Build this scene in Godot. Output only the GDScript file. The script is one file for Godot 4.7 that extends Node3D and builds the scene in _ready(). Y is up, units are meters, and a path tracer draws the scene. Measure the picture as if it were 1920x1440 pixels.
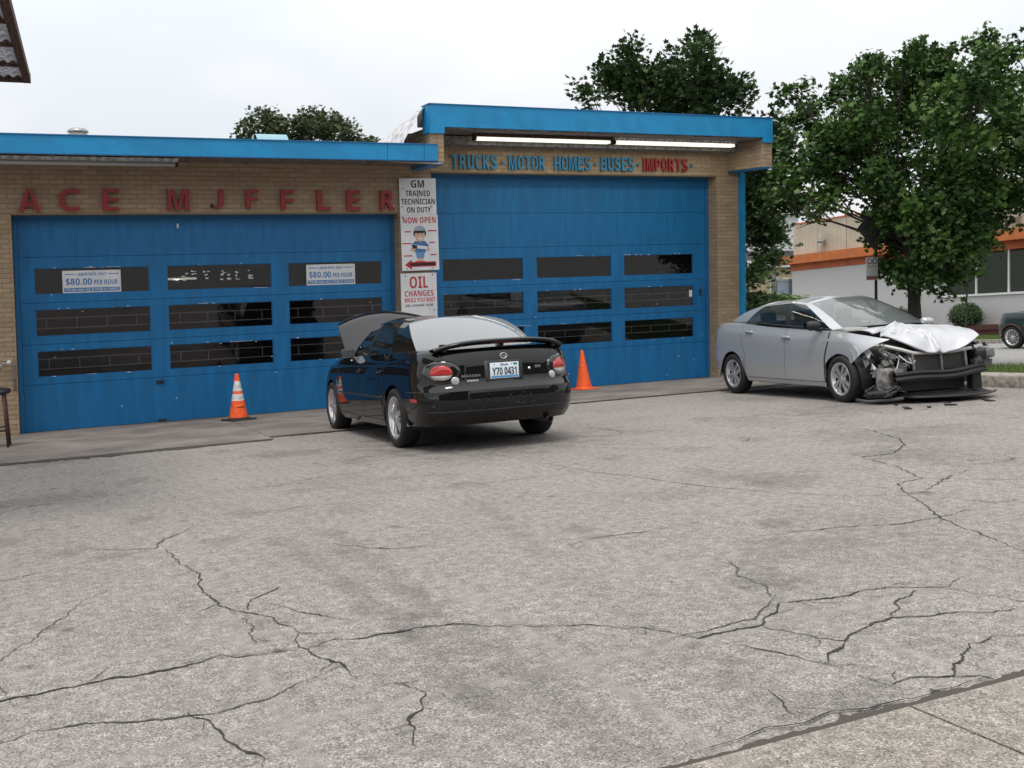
extends Node3D
# A brick repair garage with blue doors, two cars on a sloping lot, a side street with trees beyond.

const SL := 0.0921     # the lot rises towards the street
const GB := -0.002
var M := {}
var rng := RandomNumberGenerator.new()
var brick_list: Array = []
const EYE := Vector3(0, 2.6, 16.011)

func gy(z: float) -> float:
	return SL * clampf(z, -90.0, 70.0) + GB

# ------------------------------------------------------------------ mesh helper
class Sh:
	var st := SurfaceTool.new()
	var n := 0
	func _init(smooth := false):
		st.begin(Mesh.PRIMITIVE_TRIANGLES)
		st.set_smooth_group(0 if smooth else -1)
	func sm(on: bool):
		st.set_smooth_group(0 if on else -1)
		return self
	func tri(a: Vector3, b: Vector3, c: Vector3):      # counter-clockwise seen from outside
		st.add_vertex(a); st.add_vertex(c); st.add_vertex(b)
		n += 1
	func quad(a, b, c, d):
		tri(a, b, c); tri(a, c, d)
	func box(c: Vector3, s: Vector3, b := Basis()):
		var h := s * 0.5
		var p := []
		for k in 8:
			p.append(c + b * Vector3(h.x * (1 if k & 1 else -1), h.y * (1 if k & 2 else -1), h.z * (1 if k & 4 else -1)))
		quad(p[4], p[5], p[7], p[6]); quad(p[1], p[0], p[2], p[3])
		quad(p[5], p[1], p[3], p[7]); quad(p[0], p[4], p[6], p[2])
		quad(p[6], p[7], p[3], p[2]); quad(p[0], p[1], p[5], p[4])
	func lohi(a: Vector3, b: Vector3):
		box((a + b) * 0.5, (b - a).abs())
	func rbox(c: Vector3, s: Vector3, r: float, b := Basis(), seg := 3):   # rounded box
		var h := s * 0.5 - Vector3(r, r, r)
		var rows := []
		var nu := seg * 4
		for i in seg * 2 + 2:
			var lat := -PI / 2 + PI / 2 * float(mini(i, seg)) / seg if i <= seg else PI / 2 * float(i - seg - 1) / seg
			var sy := -1.0 if i <= seg else 1.0
			var row := []
			for j in nu + 4 + 1:
				var q := (j % (nu + 4)) / (seg + 1)
				var t := float((j % (nu + 4)) % (seg + 1)) / seg
				var an := PI / 2 * (q + t)
				var sx := 1.0 if (q == 0 or q == 3) else -1.0
				var sz := 1.0 if q < 2 else -1.0
				row.append(c + b * (Vector3(h.x * sx, h.y * sy, h.z * sz) + r * Vector3(cos(lat) * cos(an), sin(lat), cos(lat) * sin(an))))
			rows.append(row)
		for i in rows.size() - 1:
			for j in nu + 4:
				quad(rows[i][j + 1], rows[i][j], rows[i + 1][j], rows[i + 1][j + 1])
		for k in [0, rows.size() - 1]:
			var mid := Vector3()
			for j in nu + 4: mid += rows[k][j]
			mid /= nu + 4
			for j in nu + 4:
				if k == 0: tri(mid, rows[k][j], rows[k][j + 1])
				else: tri(mid, rows[k][j + 1], rows[k][j])
	func prism(poly: PackedVector2Array, z0: float, z1: float, x := Transform3D()):   # poly counter-clockwise in xy, z1 > z0
		if Geometry2D.is_polygon_clockwise(poly): poly.reverse()
		var t := Geometry2D.triangulate_polygon(poly)
		var P := func(v: Vector2, z: float): return x * Vector3(v.x, v.y, z)
		for i in range(0, t.size(), 3):
			var a := poly[t[i]]; var b := poly[t[i + 1]]; var c := poly[t[i + 2]]
			if (b - a).cross(c - a) < 0:
				var q := b; b = c; c = q
			tri(P.call(a, z1), P.call(b, z1), P.call(c, z1))
			tri(P.call(a, z0), P.call(c, z0), P.call(b, z0))
		for i in poly.size():
			var a := poly[i]; var b := poly[(i + 1) % poly.size()]
			quad(P.call(a, z0), P.call(b, z0), P.call(b, z1), P.call(a, z1))
	func lathe(prof: Array, seg: int, x := Transform3D(), closed := false):   # prof: Vector2(radius, height), upwards with outside to the right
		var rows := []
		for v in prof:
			var row := []
			for j in seg + 1:
				var a := TAU * j / seg
				row.append(x * Vector3(v.x * cos(a), v.y, -v.x * sin(a)))
			rows.append(row)
		for i in rows.size() - (0 if closed else 1):
			var r0: Array = rows[i]; var r1: Array = rows[(i + 1) % rows.size()]
			for j in seg:
				quad(r0[j], r0[j + 1], r1[j + 1], r1[j])
	func tube(pts: Array, r, seg := 8, caps := true):
		var rows := []
		var up := Vector3(0.13, 0.97, 0.21).normalized()
		for i in pts.size():
			var d: Vector3 = (pts[mini(i + 1, pts.size() - 1)] - pts[maxi(i - 1, 0)]).normalized()
			var s := d.cross(up)
			if s.length() < 0.05: s = d.cross(Vector3(1, 0, 0.1))
			s = s.normalized()
			var u := s.cross(d).normalized()
			var rr: float = r[i] if r is Array else r
			var row := []
			for j in seg + 1:
				var a := TAU * j / seg
				row.append(pts[i] + (s * cos(a) + u * sin(a)) * rr)
			rows.append(row)
		for i in rows.size() - 1:
			for j in seg:
				quad(rows[i][j + 1], rows[i][j], rows[i + 1][j], rows[i + 1][j + 1])
		if caps:
			for j in seg:
				tri(pts[0], rows[0][j], rows[0][j + 1])
				tri(pts[-1], rows[-1][j + 1], rows[-1][j])
	func grid(rows: Array, flip := false):     # rows of points; seen from outside rows go up and columns go to the right
		for i in rows.size() - 1:
			for j in rows[i].size() - 1:
				if flip: quad(rows[i][j + 1], rows[i][j], rows[i + 1][j], rows[i + 1][j + 1])
				else: quad(rows[i][j], rows[i][j + 1], rows[i + 1][j + 1], rows[i + 1][j])
	func mesh() -> ArrayMesh:
		st.generate_normals()
		return st.commit()

# ------------------------------------------------------------------ scene helpers
var used := {}
func numbered(parent: Node, called: String) -> String:
	var k := str(parent.get_instance_id()) + called
	var i: int = used.get(k, 0)
	used[k] = i + 1
	return called if i == 0 else "%s_%03d" % [called, i]

func put(called: String, mesh: Mesh, m: Material, parent: Node = null, x := Transform3D()) -> MeshInstance3D:
	var p: Node = parent if parent else self
	var o := MeshInstance3D.new()
	o.name = numbered(p, called)
	o.mesh = mesh
	o.material_override = m
	o.transform = x
	p.add_child(o, true)
	return o

func sput(called: String, s: Sh, m: Material, parent: Node = null, x := Transform3D()) -> MeshInstance3D:
	return put(called, s.mesh(), m, parent, x)

func tag(o: Node, label: String, category: String, group := "") -> Node:
	o.set_meta("label", label)
	o.set_meta("category", category)
	if group: o.set_meta("group", group)
	return o

func kind(o: Node, k: String) -> Node:
	o.set_meta("kind", k)
	return o

func thing(called: String, label: String, category: String, at := Vector3.ZERO, basis := Basis(), group := "") -> Node3D:
	var o := Node3D.new()
	o.name = numbered(self, called)
	o.transform = Transform3D(basis, at)
	add_child(o, true)
	tag(o, label, category, group)
	return o

func structure(called: String, at := Vector3.ZERO) -> Node3D:
	var o := Node3D.new()
	o.name = numbered(self, called)
	o.position = at
	add_child(o, true)
	kind(o, "structure")
	return o

func lin(r: float, g: float, b: float) -> Color:
	return Color(r, g, b).linear_to_srgb()

func mat(c: Array, rough := 0.8, metal := 0.0) -> StandardMaterial3D:
	var m := StandardMaterial3D.new()
	m.albedo_color = lin(c[0], c[1], c[2])
	m.roughness = rough
	m.metallic = metal
	return m

func ntex(freq: float, lo: float, hi: float, size := 256, oct := 4, sd := 1, kind_ := FastNoiseLite.TYPE_SIMPLEX_SMOOTH, normal := false, contrast := 0.25) -> NoiseTexture2D:
	var f := FastNoiseLite.new()
	f.seed = sd
	f.noise_type = kind_
	f.frequency = freq
	f.fractal_octaves = oct
	var t := NoiseTexture2D.new()
	t.width = size; t.height = size
	t.seamless = true
	t.noise = f
	if normal:
		t.as_normal_map = true
		t.bump_strength = hi
	else:
		var g := Gradient.new()
		g.set_color(0, Color(lo, lo, lo)); g.set_color(1, Color(hi, hi, hi))
		g.set_offset(0, contrast); g.set_offset(1, 1.0 - contrast)
		t.color_ramp = g
	return t

func worn(c: Array, rough: float, tex: Texture2D, scale: float, metal := 0.0, bump: Texture2D = null, bump_cm := 0.1) -> StandardMaterial3D:
	var m := mat(c, rough, metal)
	m.albedo_texture = tex
	m.uv1_triplanar = true
	m.uv1_world_triplanar = true
	m.uv1_scale = Vector3.ONE * scale
	if bump:
		m.heightmap_enabled = true
		m.heightmap_texture = bump
		m.heightmap_scale = bump_cm
	return m

func paint(c: Array, rough: float, metal := 0.0, coat := 1.0, coat_rough := 0.04) -> StandardMaterial3D:
	var m := mat(c, rough, metal)
	if coat > 0:
		m.clearcoat_enabled = true
		m.clearcoat = coat
		m.clearcoat_roughness = coat_rough
	return m

func glass(c: Array, alpha: float) -> StandardMaterial3D:
	var m := mat(c, 0.02)
	m.transparency = BaseMaterial3D.TRANSPARENCY_ALPHA
	m.albedo_color.a = alpha
	return m

var font_cache: SystemFont
func font() -> Font:
	if not font_cache:
		font_cache = SystemFont.new()
		font_cache.font_names = PackedStringArray(["Droid Sans"])
		font_cache.font_weight = 700
	return font_cache

# lettering whose capitals fill the box w x h centred at `at` (w = 0 keeps the font's own width)
func letters(called: String, text: String, at: Vector3, w: float, h: float, depth: float, m: Material, parent: Node, b := Basis()) -> MeshInstance3D:
	var t := TextMesh.new()
	t.font = font()
	t.text = text
	t.font_size = 48
	t.pixel_size = 0.01
	t.depth = 0.01
	t.curve_step = 2.0
	var a := t.get_aabb()
	var sy := h / a.size.y
	var sx := w / a.size.x if w > 0 else sy
	var bb := b * Basis.from_scale(Vector3(sx, sy, depth / 0.01))
	return put(called, t, m, parent, Transform3D(bb, at - bb * Vector3(a.get_center().x, a.get_center().y, 0)))

func cr(a: Array, x: float) -> float:      # smooth curve through Vector2(x, y), sorted by x
	if x <= a[0].x: return a[0].y
	if x >= a[-1].x: return a[-1].y
	var i := 0
	while x > a[i + 1].x: i += 1
	var p0: Vector2 = a[i]; var p1: Vector2 = a[i + 1]
	var h := p1.x - p0.x
	var d := (p1.y - p0.y) / h
	var m0 := d; var m1 := d
	if i > 0:
		var e: float = (p0.y - a[i - 1].y) / (p0.x - a[i - 1].x)
		m0 = 0.0 if e * d <= 0 else 2.0 * e * d / (e + d)
	if i < a.size() - 2:
		var e: float = (a[i + 2].y - p1.y) / (a[i + 2].x - p1.x)
		m1 = 0.0 if e * d <= 0 else 2.0 * e * d / (e + d)
	var t := (x - p0.x) / h
	var t2 := t * t; var t3 := t2 * t
	return p0.y * (2 * t3 - 3 * t2 + 1) + m0 * h * (t3 - 2 * t2 + t) + p1.y * (-2 * t3 + 3 * t2) + m1 * h * (t3 - t2)

func v2s(a: Array) -> Array:               # [x, y, x, y ...] -> [Vector2 ...]
	var r := []
	for i in range(0, a.size(), 2): r.append(Vector2(a[i], a[i + 1]))
	return r

func poly(a: Array) -> PackedVector2Array:
	return PackedVector2Array(v2s(a))

# ------------------------------------------------------------------ camera, sky, light
func setup_view():
	var c := Camera3D.new()
	c.name = "camera"
	c.projection = Camera3D.PROJECTION_FRUSTUM
	c.keep_aspect = Camera3D.KEEP_HEIGHT
	c.near = 0.1
	c.far = 1500.0
	c.size = 1440.0 / 1841.33 * 0.1                        # a 32 mm lens, shifted down
	c.frustum_offset = Vector2(29.7 / 1841.33, -169.95 / 1841.33) * 0.1
	var fw := Vector3(0.39156, -0.04439, -0.91907).normalized()
	c.transform = Transform3D(Basis.looking_at(fw, Vector3(0.035, 0.999, -0.033)), EYE)
	c.current = true
	add_child(c)
	var e := Environment.new()
	e.background_mode = Environment.BG_SKY
	var sky := Sky.new()
	var pm := PanoramaSkyMaterial.new()
	pm.panorama = ImageTexture.create_from_image(sky_image(768, 384))
	sky.sky_material = pm
	e.sky = sky
	e.tonemap_mode = Environment.TONE_MAPPER_LINEAR
	e.tonemap_exposure = 1.0
	e.sdfgi_enabled = true
	e.ssao_enabled = true
	e.ssil_enabled = true
	var w := WorldEnvironment.new()
	w.name = "sky_and_air"
	w.environment = e
	add_child(w)
	var s := DirectionalLight3D.new()
	s.name = "sun"
	s.light_energy = 0.5
	s.light_angular_distance = 14.0
	s.light_color = Color(1.0, 0.97, 0.93)
	s.shadow_enabled = true
	s.transform = Transform3D(Basis.looking_at(Vector3(0.25, -1.0, -0.28).normalized(), Vector3.UP), Vector3(0, 30, 0))
	add_child(s)

func sky_image(w: int, h: int) -> Image:
	var f := FastNoiseLite.new()
	f.seed = 11; f.frequency = 1.3; f.fractal_octaves = 4
	var im := Image.create_empty(w, h, false, Image.FORMAT_RGBF)
	for j in h:
		var el := PI * (0.5 - (j + 0.5) / h)
		for i in w:
			var az := TAU * ((i + 0.5) / w)
			var d := Vector3(sin(az) * cos(el), sin(el), -cos(az) * cos(el))
			# a closed deck of cloud: brighter overhead, thin bluish rifts between whiter patches
			var p := Vector3(d.x, 0, d.z) / (maxf(d.y, 0.0) + 0.22)
			var n := clampf(f.get_noise_3d(p.x * 0.55, p.z * 0.55, 3.0) * 1.5 + 0.55, 0.0, 1.0)
			var l := 0.80 * (1.0 + 1.1 * maxf(d.y, 0.0))
			var c := Color(0.91, 0.96, 1.02).lerp(Color(1.10, 1.105, 1.11), n) * l
			if d.y < 0: c = Color(0.25, 0.24, 0.23)
			im.set_pixel(i, j, c)
	return im

# ------------------------------------------------------------------ materials
func asphalt_image(n: int) -> Array:
	var a := FastNoiseLite.new()
	a.seed = 5; a.noise_type = FastNoiseLite.TYPE_CELLULAR; a.frequency = 0.17
	a.cellular_return_type = FastNoiseLite.RETURN_CELL_VALUE
	a.fractal_type = FastNoiseLite.FRACTAL_NONE
	var cv := a.get_seamless_image(n, n).get_data()
	a.cellular_return_type = FastNoiseLite.RETURN_DISTANCE2_SUB
	var di := a.get_seamless_image(n, n)
	var dv := di.get_data()
	var g := FastNoiseLite.new()
	g.seed = 8; g.frequency = 0.012; g.fractal_octaves = 5
	var gv := g.get_seamless_image(n, n).get_data()
	var ramp := PackedByteArray()
	var r := RandomNumberGenerator.new()
	r.seed = 4
	for i in 256:
		var k := r.randf()
		var c := Vector3(0.70, 0.695, 0.675) * r.randf_range(0.86, 1.1)
		if k < 0.17: c = Vector3(0.56, 0.56, 0.555) * r.randf_range(0.75, 1.15)
		elif k < 0.30: c = Vector3(0.79, 0.785, 0.765) * r.randf_range(0.95, 1.08)
		elif k < 0.38: c = Vector3(0.71, 0.66, 0.63) * r.randf_range(0.9, 1.05)
		for q in 3: ramp.append(int(clampf(c[q], 0, 1) * 255))
	var out := PackedByteArray()
	out.resize(n * n * 3)
	for i in n * n:
		var e := 0.74 + 0.30 * minf(dv[i] / 110.0, 1.0)
		e *= 0.86 + 0.28 * gv[i] / 255.0
		var k := cv[i] * 3
		var o := i * 3
		out[o] = mini(255, int(ramp[k] * e)); out[o + 1] = mini(255, int(ramp[k + 1] * e)); out[o + 2] = mini(255, int(ramp[k + 2] * e))
	return [ImageTexture.create_from_image(Image.create_from_data(n, n, false, Image.FORMAT_RGB8, out)), ImageTexture.create_from_image(di)]

# worn patches, drips and old tyre tracks of the lot: x from -6 to 14, z from 1 to 15
func stain_image(w: int, h: int) -> ImageTexture:
	var f := FastNoiseLite.new()
	f.seed = 21; f.frequency = 0.010; f.fractal_octaves = 6; f.fractal_gain = 0.6
	var nz := f.get_image(w, h).get_data()
	f.seed = 22; f.frequency = 0.05
	var fine := f.get_image(w, h).get_data()
	var v := PackedFloat32Array()
	v.resize(w * h)
	for i in w * h:
		v[i] = 1.0 - 0.07 * pow(1.0 - nz[i] / 255.0, 1.5) - 0.06 * pow(1.0 - fine[i] / 255.0, 2.0)
	var r := RandomNumberGenerator.new()
	r.seed = 9
	var spots := []      # x, z, rx, rz, strength
	spots.append_array([[0.1, 10.21, 0.11, 0.11, 0.42], [0.34, 9.04, 0.10, 0.12, 0.36], [2.69, 12.62, 0.12, 0.14, 0.4], [2.0, 13.8, 0.15, 0.09, 0.42],
		[4.38, 10.56, 0.25, 0.3, 0.35], [6.47, 9.22, 0.4, 0.6, 0.3], [3.9, 6.6, 1.0, 0.9, 0.35], [3.4, 7.6, 0.5, 0.5, 0.25], [-0.39, 7.52, 0.5, 0.25, 0.35], [8.6, 7.0, 1.2, 0.7, 0.35], [10.2, 6.3, 0.8, 0.8, 0.3], [1.9, 8.3, 0.3, 0.5, 0.2]])
	for i in 130:
		var rr := r.randf_range(0.03, 0.16) * (1.0 + 1.6 * float(i % 5 == 0))
		spots.append([r.randf_range(-3, 11), r.randf_range(4, 13.9), rr, rr * r.randf_range(0.6, 1.6), r.randf_range(0.12, 0.38)])
	for i in 170:
		var rr := r.randf_range(0.012, 0.032)
		spots.append([r.randf_range(-2, 9), r.randf_range(4, 13.9), rr, rr * r.randf_range(0.7, 1.4), r.randf_range(0.5, 1.0)])
	for t in [[1.01, 10.3, 1.1, 11.9, 1.14, 12.6, 1.06, 13.5], [1.3, 10.2, 1.29, 11.9, 1.29, 12.6, 1.27, 13.9], [2.6, 9.0, 2.2, 11.0, 1.75, 13.9]]:
		for k in range(0, t.size() - 2, 2):
			for q in 14:
				var u := q / 14.0
				spots.append([lerpf(t[k], t[k + 2], u) + r.randf_range(-0.03, 0.03), lerpf(t[k + 1], t[k + 3], u), 0.07, 0.13, r.randf_range(0.05, 0.16)])
	for s in spots:
		var cx: float = (s[0] + 6.0) / 20.0 * w
		var cy: float = (s[1] - 1.0) / 14.0 * h
		var rx: float = s[2] / 20.0 * w * 1.6
		var ry: float = s[3] / 14.0 * h * 1.6
		for y in range(maxi(0, int(cy - ry)), mini(h, int(cy + ry) + 2)):
			for x in range(maxi(0, int(cx - rx)), mini(w, int(cx + rx) + 2)):
				var d := Vector2((x - cx) / rx, (y - cy) / ry).length() + (fine[y * w + x] / 255.0 - 0.5) * 0.9
				if d < 1.0: v[y * w + x] *= 1.0 - 0.30 * s[4] * smoothstep(1.0, 0.25, d)
	var out := PackedByteArray()
	out.resize(w * h * 4)
	for i in w * h:
		var k := int(clampf(v[i], 0, 1) * 255.0)
		out[i * 4] = k; out[i * 4 + 1] = int(k * 0.99); out[i * 4 + 2] = int(k * 0.985); out[i * 4 + 3] = 255
	return ImageTexture.create_from_image(Image.create_from_data(w, h, false, Image.FORMAT_RGBA8, out))

func make_materials():
	var asp := asphalt_image(1024)
	var a := StandardMaterial3D.new()
	a.albedo_texture = asp[0]
	a.albedo_color = lin(0.80, 0.775, 0.765)
	a.roughness = 0.92
	a.uv1_triplanar = true; a.uv1_world_triplanar = true
	a.uv1_scale = Vector3.ONE / 0.97
	a.heightmap_enabled = true; a.heightmap_texture = asp[1]; a.heightmap_scale = 0.2
	a.detail_enabled = true
	a.detail_blend_mode = BaseMaterial3D.BLEND_MODE_MUL
	a.detail_uv_layer = BaseMaterial3D.DETAIL_UV_2
	a.detail_albedo = stain_image(1400, 980)
	M.asphalt = a
	var b: StandardMaterial3D = a.duplicate()
	b.detail_enabled = false
	b.albedo_color = lin(0.8, 0.8, 0.82)
	M.road = b
	var grain := ntex(0.02, 0.72, 1.0, 512, 5, 3)
	var speck := ntex(0.16, 0.80, 1.0, 512, 3, 6)
	var bumpy := ntex(0.1, 0.2, 1.0, 256, 4, 7)
	M.grain = grain
	M.speck = speck
	M.concrete = worn([0.215, 0.190, 0.172], 0.9, ntex(0.006, 0.80, 1.0, 512, 6, 81), 0.30, 0.0, asp[1], 0.04)
	M.sidewalk = worn([0.72, 0.665, 0.625], 0.92, asp[0], 1.05, 0.0, asp[1], 0.10)
	M.kerb = worn([0.42, 0.39, 0.34], 0.9, grain, 0.8)
	M.crack = mat([0.024, 0.023, 0.022], 0.95)
	M.hairline = mat([0.06, 0.058, 0.055], 0.95)
	M.dirt = worn([0.075, 0.065, 0.055], 0.95, speck, 2.0)
	M.mortar = worn([0.33, 0.25, 0.165], 0.95, speck, 2.0)
	M.bricks = []
	for c in [[0.475, 0.355, 0.235], [0.45, 0.33, 0.212], [0.50, 0.38, 0.255], [0.42, 0.305, 0.198], [0.465, 0.345, 0.23]]:
		M.bricks.append(worn(c, 0.85, speck, 2.3, 0.0, bumpy, 0.15))
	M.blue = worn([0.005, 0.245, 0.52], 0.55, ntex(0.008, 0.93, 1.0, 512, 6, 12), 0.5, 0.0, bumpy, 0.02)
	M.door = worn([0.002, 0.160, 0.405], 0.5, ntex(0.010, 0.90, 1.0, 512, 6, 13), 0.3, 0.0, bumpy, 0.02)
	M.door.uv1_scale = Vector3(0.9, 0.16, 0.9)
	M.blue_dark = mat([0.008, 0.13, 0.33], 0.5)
	M.white = worn([0.76, 0.77, 0.78], 0.45, grain, 1.0)
	M.soffit = worn([0.27, 0.225, 0.21], 0.8, grain, 0.7)
	M.dark = mat([0.03, 0.03, 0.032], 0.8)
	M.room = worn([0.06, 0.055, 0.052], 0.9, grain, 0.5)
	M.roof = worn([0.3, 0.29, 0.28], 0.9, grain, 0.8)
	M.pane = glass([0.006, 0.006, 0.008], 0.45)
	M.bar = mat([0.80, 0.78, 0.72], 0.5)
	M.letter_red = worn([0.36, 0.022, 0.030], 0.4, ntex(0.06, 0.8, 1.0, 256, 4, 31), 1.2)
	M.letter_blue = worn([0.03, 0.27, 0.50], 0.5, ntex(0.08, 0.75, 1.0, 256, 4, 32), 1.6)
	M.print_black = mat([0.012, 0.012, 0.014], 0.6)
	M.print_red = mat([0.45, 0.025, 0.03], 0.6)
	M.print_blue = mat([0.03, 0.17, 0.42], 0.6)
	M.sign = worn([0.74, 0.75, 0.78], 0.5, ntex(0.004, 0.95, 1.0, 256, 4, 14), 1.0)
	M.rust = worn([0.16, 0.085, 0.06], 0.9, ntex(0.05, 0.35, 1.0, 512, 5, 15), 1.2, 0.0, bumpy, 0.2)
	M.rubber = worn([0.014, 0.014, 0.015], 0.75, speck, 4.0)
	M.plastic = mat([0.012, 0.012, 0.013], 0.45)
	M.chrome = mat([0.75, 0.75, 0.76], 0.15, 1.0)
	M.alloy = mat([0.62, 0.62, 0.63], 0.32, 0.85)
	M.steel = worn([0.45, 0.45, 0.46], 0.4, grain, 3.0, 0.7)
	M.tarp = worn([0.66, 0.65, 0.68], 0.6, grain, 0.6)
	M.grass_ground = worn([0.075, 0.13, 0.035], 0.95, grain, 1.5)
	M.bark = worn([0.085, 0.068, 0.055], 0.95, ntex(0.06, 0.5, 1.0, 256, 4, 16), 2.5, 0.0, bumpy, 1.0)

# ------------------------------------------------------------------ ground
func strip(x0: float, x1: float, z0: float, z1: float, lift: float, nx := 2, nz := 2, wav := 0.0, uv2 := false) -> ArrayMesh:
	var st := SurfaceTool.new()
	st.begin(Mesh.PRIMITIVE_TRIANGLES)
	st.set_smooth_group(0)
	var f := FastNoiseLite.new()
	f.seed = 3; f.frequency = 0.35
	var P := func(i: int, j: int) -> Vector3:
		var x := lerpf(x0, x1, float(i) / nx)
		var z := lerpf(z0, z1, float(j) / nz)
		return Vector3(x, gy(z) + lift + wav * f.get_noise_2d(x, z), z)
	for j in nz:
		for i in nx:
			for q in [[i, j], [i + 1, j], [i + 1, j + 1], [i, j], [i + 1, j + 1], [i, j + 1]]:
				var p: Vector3 = P.call(q[0], q[1])
				if uv2: st.set_uv2(Vector2((p.x + 6.0) / 20.0, (p.z - 1.0) / 14.0))
				st.add_vertex(p)
	st.generate_normals()
	return st.commit()

func ribbon(pts: Array, width: float, lift: float, r: RandomNumberGenerator, ragged := 0.6, jit := 0.012, into: Sh = null) -> Sh:
	# a ragged dark line on the lot, sampled every 2 cm or so
	var s := into if into else Sh.new()
	var path := []
	var f := FastNoiseLite.new()
	f.seed = r.randi() % 1000; f.frequency = 7.0; f.fractal_octaves = 3
	var run := 0.0
	for i in pts.size() - 1:
		var d: float = (pts[i + 1] - pts[i]).length()
		var k := maxi(2, int(d / 0.016))
		var nrm: Vector2 = (pts[i + 1] - pts[i]).normalized().orthogonal()
		for q in k:
			run += d / k
			path.append(pts[i].lerp(pts[i + 1], float(q) / k) + nrm * (f.get_noise_1d(run) * jit * 1.8 + r.randf_range(-0.3, 0.3) * jit))
	path.append(pts[-1])
	var lft := []
	var rgt := []
	for i in path.size():
		var d: Vector2 = (path[mini(i + 2, path.size() - 1)] - path[maxi(i - 2, 0)]).normalized().orthogonal()
		var t := float(i) / (path.size() - 1)
		var w := width * (0.35 + 0.65 * sin(PI * clampf(t, 0.06, 0.94))) * (1.0 + ragged * 1.5 * f.get_noise_2d(run * 0.0 + i * 0.013, 9.0)) * r.randf_range(0.75, 1.25)
		w *= 1.0 + 1.0 * absf(d.y)
		if r.randf() < 0.05: w *= 1.6
		var a: Vector2 = path[i] + d * w * 0.5
		var b: Vector2 = path[i] - d * w * 0.5
		lft.append(Vector3(a.x, gy(a.y) + lift, a.y))
		rgt.append(Vector3(b.x, gy(b.y) + lift, b.y))
	for i in path.size() - 1:
		var a: Vector3 = lft[i]; var b: Vector3 = rgt[i]; var c: Vector3 = rgt[i + 1]; var d: Vector3 = lft[i + 1]
		if (b - a).cross(c - a).y > 0: s.quad(a, b, c, d)
		else: s.quad(d, c, b, a)
	return s

# a crack with short spurs running off it
func cracked(pts: Array, w: float, r: RandomNumberGenerator) -> Sh:
	var s := ribbon(pts, w, 0.003, r)
	for i in pts.size() - 1:
		var d: Vector2 = pts[i + 1] - pts[i]
		for k in int(d.length() / 0.16) + 1:
			if r.randf() < 0.62: continue
			var a: Vector2 = pts[i].lerp(pts[i + 1], r.randf())
			var dir := d.normalized().rotated(r.randf_range(0.5, 1.2) * (1 if r.randf() < 0.5 else -1))
			var L := r.randf_range(0.04, 0.16)
			var b := a + dir * L * 0.6
			ribbon([a, b, b + dir.rotated(r.randf_range(-0.8, 0.8)) * L * 0.5], w * 0.38, 0.0035 + 0.0004 * (k % 3), r, 0.6, 0.006, s)
	return s

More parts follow.
